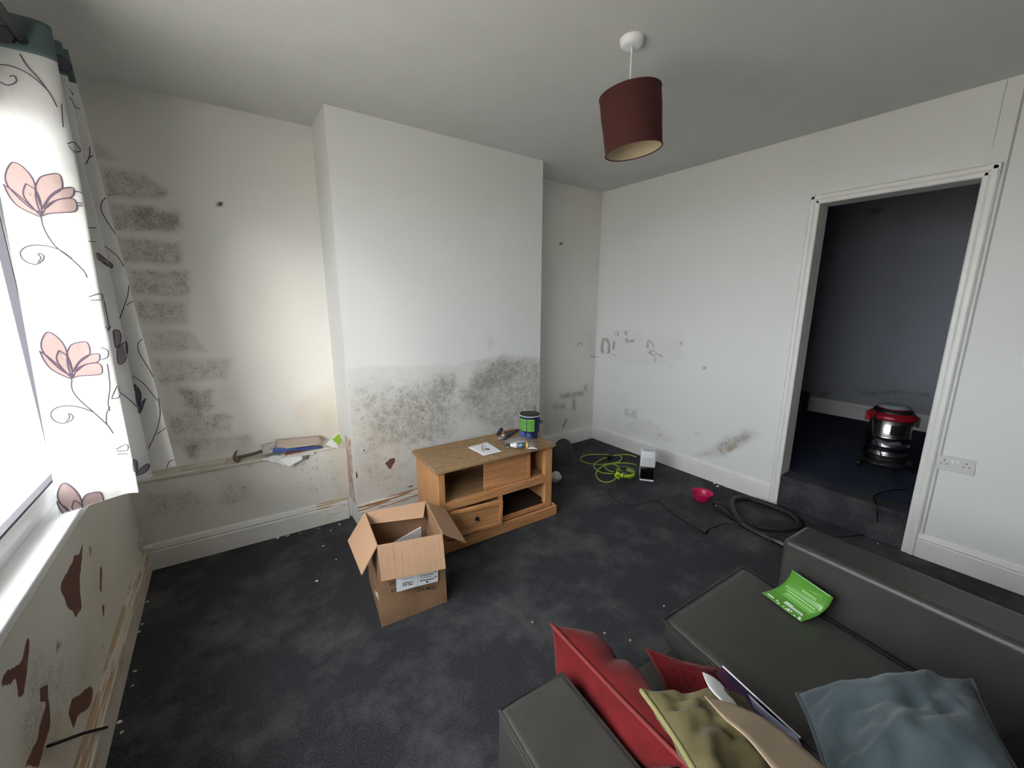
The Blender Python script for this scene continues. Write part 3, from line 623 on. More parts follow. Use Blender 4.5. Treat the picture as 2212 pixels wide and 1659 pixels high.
# ================================================================== pendant lamp
PL = Vector((1.545, 1.285, HC))
lamp = empty('pendant_lamp', PL, label='dark red drum pendant lamp hanging from a white ceiling rose', cat='lamp')
MB().lathe([(0.004, -.030), (0.030, -.030), (0.045, -.024), (0.050, -.008), (0.050, 0)], 32).build('ceiling_rose', M_white, lamp, smooth=True)
SHZ = -.205
MB().tube([(0, 0, -.028), (0, 0, -.10), (0.002, 0, SHZ-.02)], 0.0032, 8).build('cable', M_white, lamp)
tilt = Matrix.Translation((0.003, 0, SHZ)) @ Matrix.Rotation(math.radians(-7.5), 4, fw)
R1, R2, HS = 0.128, 0.121, 0.225
prof = [(R1, 0), (R1, -HS*.3), (R2+(R1-R2)*.4, -HS*.6), (R2, -HS)]
shade_m = mat('dark_red_fabric', (0.055, 0.008, 0.006), 0.85, var=0.1, vscale=200)
inner_m = mat('cream_lining', (0.55, 0.45, 0.30), 0.6)
sh = MB().lathe(prof, 56, tilt).build('shade', shade_m, lamp, smooth=True)
MB().lathe([(r-.0022, z) for r, z in prof], 56, tilt).build('shade_lining', inner_m, sh, smooth=True)
for zz, rr in ((0, R1), (-HS, R2)): MB().tube([tilt @ Vector((rr*math.cos(q), rr*math.sin(q), zz)) for q in [2*math.pi*k/56 for k in range(56)]], 0.0028, 6, closed=True).build('shade_rim', shade_m, sh, smooth=True)
MB().tube([tilt @ Vector((-.0205, 0, -.012)), tilt @ Vector((-.0205, 0, -.06))], .001, 4).lathe([(.0205, 0), (.0205, -.06), (.012, -.065)], 20, tilt).build('lamp_holder', M_white, lamp, smooth=True)
sp_ = MB()
for k in range(3):
    q = 2*math.pi*k/3+.4; sp_.tube([tilt @ Vector((.02*math.cos(q), .02*math.sin(q), -.01)), tilt @ Vector((R1*math.cos(q), R1*math.sin(q), -.004))], .0018, 6)
sp_.build('shade_spider', M_steel, sh)

# ================================================================== sofa
SO = Vector((0.417, 0.643, 0)); sr = math.radians(-4.2)
sofa = empty('sofa', SO, sr, 'charcoal leather two seat sofa with one seat cushion missing', 'sofa')
iM = (Matrix.Translation(SO) @ Matrix.Rotation(sr, 4, 'Z')).inverted()
lc = lambda p: iM @ Vector(p)
SW, AW, DP = 1.512, 0.196, 0.92
def rbox(name, d, bev=.03, seg=4, par=sofa, m=M_leather): return MB().box(*d).build(name, m, par, bevel=bev, seg=seg)
rbox('armrest', (0, AW, -DP, 0, 0.05, .60), .018); rbox('armrest', (SW-AW, SW, -DP, 0, 0.05, .60), .022)
rbox('base', (AW-.002, SW-AW+.002, -DP+.05, -.02, 0.05, .27), .02)
rbox('seat_base', (.385, .95, -.45, .105, .19, .275), .02)
for x in (.05, SW-.05):
    for y in (-.06, -DP+.08): MB().lathe([(.022, 0), (.026, .055)], 16, Matrix.Translation((x, y, 0)), True, True).build('foot', M_black, sofa)
# reclined back
bk = MB().hexa([(AW, -DP-.08, .27), (SW-AW, -DP-.08, .27), (SW-AW, -.60, .27), (AW, -.60, .27)], [(AW, -DP-.10, .86), (SW-AW, -DP-.10, .86), (SW-AW, -.83, .86), (AW, -.83, .86)])
bk.build('backrest', M_leather, sofa, bevel=.05, seg=5)
# seat cushion, slightly pushed forward
zb = .392
q4 = [lc(PZ(zb, *p)) for p in ((1431, 1333), (1605, 1219), (2050, 1490), (1775, 1632))]
f0, f1, b1, b0 = q4
b0 = f0+(b0-f0)*1.30; b1 = f1+(b1-f1)*1.02
f0, f1, b1, b0 = [Vector((p.x, p.y, zb)) for p in (f0, f1, b1, b0)]
dn = Vector((0, 0, -(zb-.275)))
cu = MB().hexa([b0+dn, b1+dn, f1+dn, f0+dn], [b0, b1, f1, f0]).build('seat_cushion', M_leather, sofa, bevel=.035, seg=5)
MB().tube([p+Vector((0, 0, -.012)) for p in (b0, f0, f1, b1)], .005, 8).build('piping', M_leather, cu, smooth=True)
MB().tube([(.006, -DP+.02, .594), (.006, -.006, .594), (AW-.006, -.006, .594), (AW-.006, -DP+.02, .594)], .005, 8).build('piping', M_leather, sofa, smooth=True)

# ================================================================== cushions
def pillow(name, c, th, matl, label, group=None, seed=0, crease=None, pipe=None, wr=0.012, pinch=0.10):
    c = [Vector(p) for p in c]; nrm_ = ((c[1]-c[0]).cross(c[3]-c[0])).normalized()
    o = sum(c, Vector())/4
    root = empty(name, (o.x, o.y, o.z), label=label, cat='cushion', group=group)
    N = 34
    def P(u, v, side):
        a, b = 2*u-1, 2*v-1
        a2 = a*(1-pinch*(1-b*b)); b2 = b*(1-pinch*(1-a*a)); u2, v2 = (a2+1)/2, (b2+1)/2
        p = c[0].lerp(c[1], u2).lerp(c[3].lerp(c[2], u2), v2)
        h = th*((1-a**4)*(1-b**4))**0.62*(0.75+0.25*(1-a*a)*(1-b*b))
        if crease: h *= 1-crease[1]*math.exp(-((u-crease[0])/.05)**2)
        w = mnoise.noise(Vector((u*3+seed, v*3, side*2.0)))*wr*2+mnoise.noise(Vector((u*8+seed, v*8, side*5)))*wr
        e = (1-a**6)*(1-b**6)
        return p+nrm_*(side*h+w*e)-o
    m = MB().grid(lambda u, v: P(u, v, 1), N, N).grid(lambda u, v: P(u, v, -1), N, N)
    body = m.build('cushion_cover', matl, root, smooth=True)
    bm = bmesh.new(); bm.from_mesh(body.data); bmesh.ops.remove_doubles(bm, verts=bm.verts, dist=1e-5); bmesh.ops.recalc_face_normals(bm, faces=bm.faces); bm.to_mesh(body.data); bm.free(); body.data.shade_smooth()
    rim = [P(k/N, 0, 0) for k in range(N)]+[P(1, k/N, 0) for k in range(N)]+[P(1-k/N, 1, 0) for k in range(N)]+[P(0, 1-k/N, 0) for k in range(N)]
    MB().tube(rim, .0055, 8, closed=True).build('piping', pipe or matl, root, smooth=True)
    return root
M_redp = mat('red_piping', (0.17, 0.015, 0.015), 0.7); M_olp = mat('olive_piping', (0.22, 0.20, 0.08), 0.7)
pillow('scatter_cushion', [PZ(.60, 1191, 1349), PZ(.66, 1490, 1659), PZ(.33, 1385, 1655), PZ(.34, 1252, 1445)], .10, M_red, 'red plush cushion with its pointed corner sticking out over the sofa front', seed=1, crease=(.42, .28), pipe=M_redp, wr=.007)
pillow('scatter_cushion', [PZ(.43, 1396, 1402), PZ(.41, 1548, 1446), PZ(.38, 1595, 1580), PZ(.37, 1480, 1580)], .05, M_red, 'red plush cushion lying flat against the leather seat cushion', seed=5, pipe=M_redp)
pillow('scatter_cushion', [PZ(.72, 1386, 1493), PZ(.76, 1530, 1720), PZ(.64, 1790, 1720), PZ(.62, 1590, 1530)], .055, M_olive, 'olive green cushion leaning on the red cushions', seed=9, pipe=M_olp, pinch=.06, wr=.02)
pillow('scatter_cushion', [PZ(.48, 1722, 1500), PZ(.52, 2100, 1470), PZ(.66, 2240, 1740), PZ(.55, 1810, 1760)], .085, M_blue, 'slate blue cushion lying on the seat against the backrest', seed=14, pinch=.05, wr=.021)

# ================================================================== papers on the sofa
def sheet(name, fn, nu, nv, matl, label=None, cat=None, group=None, parent=None, th=.0008):
    o = MB().grid(fn, nu, nv).build(name, matl, parent, smooth=True, solid=th)
    return tag(o, label, cat, group) if label else o
def strip_fn(A, B):   # ruled surface between two polylines
    A, B = catmull(A, 8), catmull(B, 8)
    def f(u, v):
        k = u*(len(A)-1); i = min(int(k), len(A)-2); t = k-i; j = u*(len(B)-1); q = min(int(j), len(B)-2)
        return A[i].lerp(A[i+1], t).lerp(B[q].lerp(B[q+1], j-q), v)
    return f
sheet('kraft_envelope', strip_fn([PZ(0.800, 1524, 1505), PZ(0.795, 1600, 1528), PZ(0.790, 1680, 1572), PZ(0.780, 1830, 1700)], [PZ(0.805, 1522, 1504), PZ(0.830, 1565, 1552), PZ(0.840, 1620, 1600), PZ(0.830, 1700, 1700)]), 24, 8, M_kraft, 'brown paper envelope resting on the olive cushion', 'envelope', th=.002)
sheet('torn_envelope', strip_fn([PZ(0.730, 1518, 1452), PZ(0.735, 1540, 1462), PZ(0.730, 1562, 1482), PZ(0.725, 1600, 1535)], [PZ(0.730, 1517, 1453), PZ(0.760, 1532, 1485), PZ(0.765, 1560, 1515), PZ(0.750, 1596, 1545)]), 18, 6, M_paper, 'torn white envelope lying on the red cushion', 'envelope')
mg = empty('magazine', PZ(.40, 1650, 1520), label='thin magazine wedged upright beside the leather seat cushion', cat='magazine'); mo = mg.location
e0, e1 = PZ(.50, 1561, 1439), PZ(.50, 1729, 1594)
l0, l1 = PZ(.30, 1520, 1478), PZ(.30, 1690, 1640)
M_magc = mat('magazine_cover', (0.02, 0.022, 0.06), 0.35, col2=(0.22, 0.07, 0.08), vscale=5)
MB().grid(lambda u, v: e0.lerp(e1, u).lerp(l0.lerp(l1, u), v)-mo, 8, 4).build('cover', M_magc, mg, solid=.003)
MB().tube([e0-mo, e1-mo], .0022, 6).build('page_edges', M_paper, mg)
e2, e3 = PZ(.52, 1617, 1500), PZ(.52, 1722, 1590)
pg_f = strip_fn([e2, e2.lerp(e3, .5)+Vector((-.004, .0, .0)), e3], [PZ(.40, 1632, 1540), PZ(.40, 1690, 1590), PZ(.40, 1740, 1630)])
MB().grid(lambda u, v: pg_f(u, v)-mo, 10, 4).build('page', mat('page_print', (0.10, 0.12, 0.22), 0.5, col2=(0.45, 0.45, 0.50), vscale=9), mg, smooth=True, solid=.0008)

# green leaflet, folded so that it curls up against the right armrest
lf = empty('leaflet', PZ(zb, 1722, 1300), label='glossy green leaflet curled on the leather seat cushion', cat='leaflet'); lo = lf.location.copy()
k0, k1 = PZ(zb+.012, 1645, 1280), PZ(zb+.004, 1730, 1343)
mA, mB = PZ(zb+.014, 1700, 1268), PZ(zb+.014, 1786, 1330)
t0, t1 = PZ(zb+.125, 1711, 1231), PZ(zb+.105, 1800, 1291)
def bez(a, b, c, v): return a*((1-v)**2)+b*(2*v*(1-v))+c*(v*v)
mA = mA*1.0; mB = mB*1.0
def leaf(u, v): return bez(k0, mA, t0, v).lerp(bez(k1, mB, t1, v), u)-lo
lsheet = MB().grid(leaf, 10, 20).build('sheet', M_leaf, lf, smooth=True, solid=.0008)
def print_bar(u0, u1, v0, v1, m, name='print'):
    mb = MB().grid(lambda a, b: leaf(u0+(u1-u0)*a, v0+(v1-v0)*b)+Vector((-.35, .12, .93))*.0012, 6, 2); return mb
wh, gr_ = MB(), MB()
for b, (u0, u1, v0, v1) in ((wh, (.08, .24, .05, .085)), (wh, (.42, .86, .155, .175)), (wh, (.42, .88, .125, .145)), (wh, (.42, .60, .185, .20)), (gr_, (.22, .90, .33, .36)), (gr_, (.24, .93, .38, .40)), (gr_, (.20, .90, .28, .295)), (gr_, (.18, .88, .44, .47)),
                            (gr_, (.10, .90, .52, .53)), (gr_, (.40, .74, .66, .68)), (gr_, (.40, .74, .70, .715)), (gr_, (.26, .80, .84, .86)), (gr_, (.28, .70, .80, .815))):
    g = print_bar(u0, u1, v0, v1, None); b.add(g.v, g.f)
for (u, v, r) in ((.33, .07, .018), (.40, .035, .02), (.52, .05, .016), (.63, .06, .022), (.66, .03, .018), (.69, .065, .018), (.82, .02, .016), (.90, .06, .022), (.93, .03, .02), (.60, .03, .016)):
    g = print_bar(u-r, u+r, max(.004, v-r*1.1), v+r*1.1, None); wh.add(g.v, g.f)
wh.build('white_print', M_print, lsheet); gr_.build('pale_print', M_printg, lsheet)

# ================================================================== tv stand
TO = Vector((.926, 2.05, 0)); tr = math.radians(-3)
tv = empty('tv_stand', TO, tr, 'pine television stand with a dusty top, one drawer ajar and one drawer missing', 'tv stand')
M_pine = wood('pine_upright', (0.50, 0.225, 0.085), (0.66, 0.345, 0.15), (9, 9, 0.8))
M_pineh = wood('pine_rail', (0.47, 0.21, 0.082), (0.62, 0.32, 0.14), (0.8, 9, 14))
M_pined = wood('dusty_pine_top', (0.34, 0.175, 0.075), (0.46, 0.26, 0.125), (0.8, 9, 9), 0.7, dust=(0.235, 0.18, 0.10))
M_pineb = wood('pine_inside', (0.30, 0.16, 0.075), (0.40, 0.23, 0.115), (0.8, 9, 9), 0.7)
def tb(name, d, m=M_pine, par=tv, b=.003, s=2): return MB().box(*d).build(name, m, par, bevel=b, seg=s)
tb('top', (0, .90, 0, .43, .522, .543), M_pined, b=.005, s=3)
tb('front_post', (.018, .062, .022, .062, .05, .5215)); tb('front_post', (.824, .884, .022, .062, .05, .5215))
tb('side_panel', (.024, .038, .062, .29, .05, .5215)); tb('back_post', (.018, .05, .29, .405, .02, .5215)); tb('side_panel', (.862, .878, .062, .405, .05, .5215))
tb('back_panel', (.038, .862, .392, .40, .05, .5215), M_pineb)
tb('shelf', (.038, .862, .045, .392, .296, .314), M_pineb); tb('shelf_rail', (.0625, .8235, .018, .045, .262, .317), M_pineh)
tb('bottom_shelf', (.038, .862, .03, .392, .085, .098), mat('dark_inside', (.035, .016, .008), .7)); tb('lower_back_panel', (.038, .862, .386, .3915, .098, .296), mat('dark_back_board', (.02, .012, .008), .8)); tb('bottom_rail', (.0625, .8235, .018, .036, .07, .1), M_pineh)  # lower compartment floor and back coloured near-black, darker than the shelf above
pl = tb('plinth', (-.006, .912, -.012, .012, 0, .074), M_pineh, b=.006, s=3); tb('plinth_side', (-.006, .012, .012, .415, 0, .074), M_pineh, pl); tb('plinth_side', (.894, .912, .012, .415, 0, .074), M_pineh, pl)
tb('divider', (.437, .468, .02, .39, .1, .262)); tb('drawer_runner', (.80, .862, .06, .39, .225, .235), M_pineb); tb('divider', (.700, .713, .07, .39, .317, .5215), M_pineb)
dr = tb('sliding_panel', (.345, .712, .05, .062, .317, .505), M_pineh)
tb('panel_stile', (.688, .712, .046, .051, .317, .505), M_pine, dr); tb('panel_rail', (.345, .688, .046, .051, .478, .505), M_pineh, dr); tb('panel_rail', (.345, .688, .046, .051, .317, .345), M_pineh, dr)
MB().lathe([(.0035, .0), (.0035, .012), (.007, .016), (.0075, .021), (.004, .025), (.0005, .026)], 16, Matrix.Translation((.447, .046, .412)) @ Matrix.Rotation(math.pi/2, 4, 'X')).build('knob', wood('pine_knob', (.40, .19, .07), (.5, .26, .1), (5, 5, 5)), dr, smooth=True)
# drawer ajar and skewed
dm = Matrix.Translation((.246, -.030, .183)) @ Matrix.Rotation(math.radians(2.5), 4, 'Y') @ Matrix.Rotation(math.radians(-2), 4, 'Z')
dw, dh = .184, .086
dd = MB().box(-dw, dw, .004, .018, -dh, dh, M=dm).build('drawer_front', M_pineh, tv, bevel=.002)
for nm, d, m in (('drawer_frame', (-dw, dw, -.010, .004, dh-.024, dh), M_pineh), ('drawer_frame', (-dw, dw, -.010, .004, -dh, -dh+.024), M_pineh), ('drawer_frame', (-dw, -dw+.024, -.010, .004, -dh+.024, dh-.024), M_pine), ('drawer_frame', (dw-.024, dw, -.010, .004, -dh+.024, dh-.024), M_pine)):
    MB().box(*d, M=dm).build(nm, m, dd, bevel=.005, seg=2)
MB().box(-dw+.014, -dw+.026, .018, .30, -dh+.015, dh-.02, M=dm).box(dw-.026, dw-.014, .018, .30, -dh+.015, dh-.02, M=dm).box(-dw+.026, dw-.026, .018, .30, -dh+.02, -dh+.028, M=dm).box(-dw+.014, dw-.014, .29, .30, -dh+.015, dh-.02, M=dm).build('drawer_box', M_pineb, dd)
star = []
for k in range(10):
    q = math.pi/2+k*math.pi/5; r = .018 if k % 2 == 0 else .007; star.append((r*math.cos(q), r*math.sin(q)))
n = 10; mb = MB().add([dm @ Vector((x, -.002, z)) for x, z in star]+[dm @ Vector((x, .004, z)) for x, z in star]+[dm @ Vector((0, -.006, 0))], [(i, (i+1) % n, n+(i+1) % n, n+i) for i in range(n)]+[(20, (i+1) % n, i) for i in range(n)])
M_iron = mat('black_iron', (.015, .014, .013), .5, .6)
st_ = mb.build('star_plate', M_iron, dd); MB().lathe([(.004, 0), (.004, .01), (.008, .014), (.006, .02), (.0005, .022)], 14, dm @ Matrix.Translation((0, -.004, 0)) @ Matrix.Rotation(math.pi/2, 4, 'X')).build('knob', M_iron, st_, smooth=True)

# ================================================================== things on the tv stand
TZ = .5435
cc_ = PZ(TZ, 1144, 949); d_ = Vector((cc_.x, cc_.y, 0)).normalized(); cpos = Vector((cc_.x, cc_.y, TZ))+d_*.075
can = empty('paint_can', cpos, math.atan2(-d_.y, -d_.x), 'navy paint can with green label and dripping black lid on the tv stand', 'paint can')
CR, CH = .0745, .168
MB().lathe([(.001, .001), (CR-.001, .001), (CR, .004), (CR, CH-.004), (CR+.002, CH)], 40).build('tin', M_navy, can, smooth=False)
MB().lathe([(CR+.002, CH-.002), (CR+.003, CH+.004), (CR-.004, CH+.006), (CR-.008, CH-.001), (CR-.012, CH-.002), (CR-.02, CH+.003), (.001, CH+.004)], 40).build('lid', mat('grimy_black_lid', (.03, .03, .028), .45, var=.4, vscale=40), can, smooth=True)
def wrap(a0, a1, z0, z1, r, na=10): return MB().grid(lambda u, v: (r*math.cos(a0+(a1-a0)*u), r*math.sin(a0+(a1-a0)*u), z0+(z1-z0)*v), na, 1)
D = math.radians
M_glab = mat('green_label', (0.16, 0.42, 0.07), .45, var=.15, vscale=60)
for a0, a1 in ((-88, -62), (-58, -20), (-15, 28)): wrap(D(a0), D(a1), .058, .148, CR+.0006).build('label_panel', M_glab, can)
txt = MB()
for a0, a1 in ((-54, -24), (-11, 24)):
    for k in range(9): t = wrap(D(a0), D(a1-RNG.randint(0, 10)), .068+k*.008, .0705+k*.008, CR+.0010); txt.add(t.v, t.f)
txt.build('label_text', mat('dark_green_ink', (.05, .16, .03), .6), can)
wrap(D(50), D(66), .012, .045, CR+.0008).build('barcode_label', M_paper, can); bc = MB()
for k in range(7): t = wrap(D(52+k*1.8), D(52.8+k*1.8), .018, .04, CR+.0012, 2); bc.add(t.v, t.f)
bc.build('barcode', M_ink, can)
M_bl = mat('blue_print', (.08, .13, .42), .5)
wrap(D(-80), D(-48), .014, .05, CR+.0007).build('print_blue', M_bl, can)
fig = MB()
for a, z, r in ((-40, .043, .011), (-38, .025, .014), (-8, .03, .017), (-6, .014, .014)): fig.grid(lambda u, v, a=a, z=z, r=r: ((CR+.0009)*math.cos(D(a)+r*v/CR*math.cos(6.2832*u)), (CR+.0009)*math.sin(D(a)+r*v/CR*math.cos(6.2832*u)), z+r*v*math.sin(6.2832*u)), 20, 2)
fig.build('print_figure', M_bl, can)
drip = MB()
for k in range(40):
    a = -1.7+k*.085; z = CH-.002-max(0, .006*mnoise.noise(Vector((k*.7, 0, 0)))+.002); drip.tube([((CR+.002)*math.cos(a+q), (CR+.002)*math.sin(a+q), z+.003) for q in (0, .085)], .0028, 6)
drip.build('paint_drips', M_paper, can, smooth=True)
MB().box(CR-.002, CR+.006, -.012, .012, .105, .135, M=Matrix.Rotation(D(80), 4, 'Z')).build('handle_lug', M_black, can)
MB().tube([(CR*math.cos(D(86))+.002, CR+.004, .125), (.02, CR+.020, .118), (.045, CR+.014, .112)], .004, 8).build('handle', M_black, can)

ps = [PZ(TZ+.0012, *p) for p in ((1011, 967), (1052, 955), (1086, 975), (1045, 985))]
def paper_fn(c, wav=.003, sd=0): return lambda u, v: c[0].lerp(c[1], u).lerp(c[3].lerp(c[2], u), v)+Vector((0, 0, wav*(.5+mnoise.noise(Vector((u*2.5+sd, v*2.5, sd))))))
sheet('paper_sheet', paper_fn(ps), 12, 12, M_paper, 'creased white sheet of paper with a wire hook on the tv stand', 'paper')
hk = lambda x, y: PZ(TZ+.006, 980+x/8.508, 880+y/8.508)
tag(MB().tube(catmull([hk(545, 805), hk(520, 740), hk(515, 700), hk(545, 692), hk(575, 715), hk(580, 755), hk(575, 770)], 6), .0012, 6).tube(catmull([hk(575, 772), hk(610, 760), hk(655, 772), hk(610, 778)], 4), .003, 6).build('wire_hook', M_rust, smooth=True), 'small rusty wire hook lying on the white paper', 'hook')
# hand tool
tl = lambda x, y, z: PZ(z, 980+x/8.508, 880+y/8.508)
tool0 = tl(860, 560, TZ+.01)
ht = empty('heat_gun', tool0, label='hand tool with black grip and grey barrel beside the paint can', cat='tool')
g = lambda *a: tl(*a)-tool0
MB().tube([g(815, 500, TZ+.025), g(850, 450, TZ+.05), g(890, 390, TZ+.075)], [.014, .016, .014], 14).build('grip', M_rubber, ht, smooth=True)
MB().tube([g(810, 580, TZ+.014), g(880, 570, TZ+.016), g(960, 555, TZ+.016)], [.009, .014, .013], 14).build('nozzle', M_grey, ht, smooth=True)
MB().tube([g(930, 560, TZ+.016), g(1010, 500, TZ+.018), g(1110, 455, TZ+.018)], [.013, .012, .010], 12).build('barrel', mat('dark_grey_metal', (.10, .10, .105), .45, .5), ht, smooth=True)
MB().lathe([(.001, 0), (.010, 0), (.010, .006), (.001, .006)], 16, Matrix.Translation(g(910, 520, TZ+.03))).build('switch', M_white, ht)
tag(MB().tube([tl(930, 445, TZ+.011), tl(1200, 415, TZ+.011)], .009, 10).build('wooden_stick', mat('brown_wood', (.16, .07, .035), .7, var=.2), smooth=True), 'brown wooden stick lying behind the paint can', 'stick')
# sealant tube in a polythene bag
tp0, tp1 = tl(950, 690, TZ+.022), tl(1370, 700, TZ+.024); ax = (tp1-tp0); LT = ax.length; axn = ax.normalized()
tm = Matrix.Translation(tp0) @ axn.to_track_quat('Z', 'Y').to_matrix().to_4x4()
tu = empty('sealant_tube', tp0, label='white and black sealant tube with a yellow band inside a clear bag', cat='tube'); T0 = Matrix.Translation(-tp0) @ tm
def tseg(nm, a, b, r0, r1, m): MB().lathe([(r0*.96, a*LT), (r0, a*LT+.001), (r1, b*LT-.001), (r1*.96, b*LT)], 24, T0, True, True).build(nm, m, tu, smooth=False)
tseg('cap', 0, .22, .009, .012, M_black); tseg('shoulder', .22, .50, .012, .019, M_white); tseg('label_sleeve', .50, .90, .019, .0195, mat('black_blue_label', (.012, .014, .02), .35, col2=(.03, .10, .20), vscale=18)); tseg('band', .90, 1.0, .0205, .0205, mat('yellow_plastic', (.75, .45, .01), .4))
camd = (CAM-tp0).normalized(); sidev = axn.cross(camd).normalized(); nv_ = sidev.cross(axn).normalized()
if nv_.dot(camd) < 0: nv_ = -nv_
up_t = nv_.cross(axn)
if up_t.z < 0: up_t = -up_t
sc = MB()
def tpt(a, h): return axn*(a*LT)+up_t*h+nv_*math.sqrt(max(0, .0202**2-h*h))
for pts in ([(.54, .010), (.55, -.002), (.58, -.006), (.61, .002), (.61, .010), (.62, -.004), (.65, -.006)], [(.70, .008), (.67, .004), (.66, -.003), (.69, -.006), (.71, .002), (.715, .012), (.71, -.004), (.73, -.006)], [(.52, -.013), (.60, -.011), (.70, -.012)]):
    sc.tube([tpt(a, h) for a, h in pts], .0011, 6)
sc.build('script_print', M_print, tu)
bag_c = [tl(830, 615, 0), tl(1440, 545, 0), tl(1585, 815, 0), tl(960, 720, 0)]
b4 = [PZ(TZ+.006, 1078, 952), PZ(TZ+.05, 1150, 944), PZ(TZ+.0065, 1165, 972), PZ(TZ+.0065, 1092, 965)]
pb = MB().grid(lambda u, v: b4[0].lerp(b4[1], u).lerp(b4[3].lerp(b4[2], u), v)+Vector((0, 0, .048*math.sin(math.pi*min(1, v))*(math.sin(math.pi*u)**.6 if 0 < u < 1 else 0)+.008*mnoise.noise(Vector((u*5, v*5, 2))))), 24, 14)
tag(pb.build('polythene_bag', M_poly, smooth=True, solid=.0006), 'clear polythene bag lying crumpled over the sealant tube on the tv stand', 'bag')

# ================================================================== cardboard box
ZR = .41
bpx = lambda x, y: (740+x/5.186, 1060+y/5.186)
rim = [PZ(ZR, *bpx(*p)) for p in ((390, 612), (1118, 482), (930, 118), (252, 242))]   # FL FR BR BL
bas = [Vector(p) for p in ((.457, 1.697, .004), (.785, 1.668, .004), (.838, 2.025, .004), (.512, 2.085, .004))]
bo = sum(bas, Vector())/4; bo.z = 0
bx = empty('cardboard_box', bo, label='open cardboard box with its flaps out standing on the carpet', cat='box')
L_ = lambda p: Vector(p)-bo
def quad(nm, c, m, par, th=.004, nu=8, nv=8, wav=.003, sd=0):
    nr = (c[1]-c[0]).cross(c[3]-c[0]).normalized()
    return MB().grid(lambda u, v: L_(c[0].lerp(c[1], u).lerp(c[3].lerp(c[2], u), v))+nr*(wav*mnoise.noise(Vector((u*2+sd, v*2, sd)))*16*u*(1-u)*v*(1-v)), nu, nv).build(nm, m, par, solid=th)
for i, nm in enumerate(('front_side', 'right_side', 'back_side', 'left_side')):
    j = (i+1) % 4; o = quad(nm, [bas[i], bas[j], rim[j], rim[i]], M_card2, bx, sd=i, wav=.006)
    if i == 0: front_side = o
quad('bottom', bas, M_card2, bx)
fl = {'left_flap': (rim[3], rim[0], PZ(.29, *bpx(215, 945)), PZ(.305, *bpx(60, 560))), 'front_flap': (rim[0], rim[1], PZ(.25, *bpx(1157, 872)), PZ(.25, *bpx(436, 1016))),
      'right_flap': (rim[1], rim[2], PZ(.33, *bpx(1150, 205)), PZ(.30, *bpx(1385, 585))), 'back_flap': (rim[2], rim[3], PZ(.355, *bpx(237, 385)), PZ(.355, *bpx(905, 302)))}
for nm, c in fl.items():
    c = list(c); q = quad(nm, c, M_card, bx, wav=.002)
    if nm == 'front_flap':
        cr_ = MB(); nn = (c[1]-c[0]).cross(c[3]-c[0]).normalized()
        if nn.dot(CAM-c[0]) < 0: nn = -nn
        for u in (.03, .095, .215, .33, .50, .66, .90, .965): cr_.tube([L_(c[0].lerp(c[1], u)+nn*.0022), L_(c[3].lerp(c[2], u+.005)+nn*.0022)], .0011, 5)
        cr_.build('ridge', mat('pale_card_ridge', (.66, .44, .29), .8), q)
tag(MB().grid(lambda u, v: PZ(.25, *bpx(560, 585)).lerp(PZ(.33, *bpx(878, 405)), u).lerp(PZ(.24, *bpx(600, 600)).lerp(PZ(.24, *bpx(880, 530)), u), v), 4, 4).build('white_board', M_paper, solid=.004), 'white board sticking up inside the cardboard box', 'board')
# print on the front side
fu = (bas[1]-bas[0]).normalized(); fv = (rim[0]-bas[0]); fv = (fv-fu*fv.dot(fu)).normalized(); fn = fu.cross(fv).normalized()
if fn.dot(CAM-bas[0]) < 0: fn = -fn
def on_face(x, y, off=.0045):
    d = ray(x, y); o_ = (bas[0]+rim[1])/2; t = (o_+fn*off-CAM).dot(fn)/d.dot(fn); return CAM+d*t
tp = lambda x, y: (820+x/13.825, 1220+y/13.825)
def text(nm, body, org, xd, yd, size, m, par, poff, shear=0.0):
    cu = bpy.data.curves.new(nm, 'FONT'); cu.body = body; cu.size = size; cu.shear = shear; cu.extrude = .0002; cu.offset = size*.018
    t = bpy.data.objects.new(nm+'_curve', cu); COL.objects.link(t); bpy.context.view_layer.update()
    me = bpy.data.meshes.new_from_object(t.evaluated_get(bpy.context.evaluated_depsgraph_get())); bpy.data.objects.remove(t); bpy.data.curves.remove(cu)
    zd = xd.cross(yd); M = Matrix((xd, yd, zd)).transposed().to_4x4(); M.translation = org-poff
    me.transform(M); me.materials.clear(); me.materials.append(m); me.name = nm
    o = bpy.data.objects.new(nm, me); COL.objects.link(o); o.parent = par; return o
xr = (on_face(*tp(1090, 660))-on_face(*tp(1665, 570))).normalized(); yr = fn.cross(xr)*-1
if yr.dot(fv) > 0: yr = -yr
text('printed_text', 'ITEM NO.:', on_face(*tp(1668, 622), .0095), xr, yr, .0235, M_ink, front_side, bo)
text('printed_text', 'KGS', on_face(*tp(575, 495), .0095), xr, yr, .0235, M_ink, front_side, bo)
text('printed_text', 'PCS', on_face(*tp(590, 690), .0095), xr, yr, .0235, M_ink, front_side, bo)
def fquad(pts, off): return MB().add([on_face(*tp(*p), off)-bo for p in pts], [(0, 1, 2, 3)])
lb = fquad([(493, 360), (1142, 240), (1142, 640), (505, 822)], .0102).build('label', M_paper, front_side, solid=.0004); lb2 = fquad([(1150, 238), (1752, 120), (1742, 492), (1150, 640)], .0102).build('label', M_paper, front_side, solid=.0004)
text('printed_text', '7535', on_face(*tp(1030, 478), .0108), xr, yr, .0265, M_ink, lb, bo, .25)
gk = mat('grey_ink', (.16, .16, .17), .7); bars = MB()
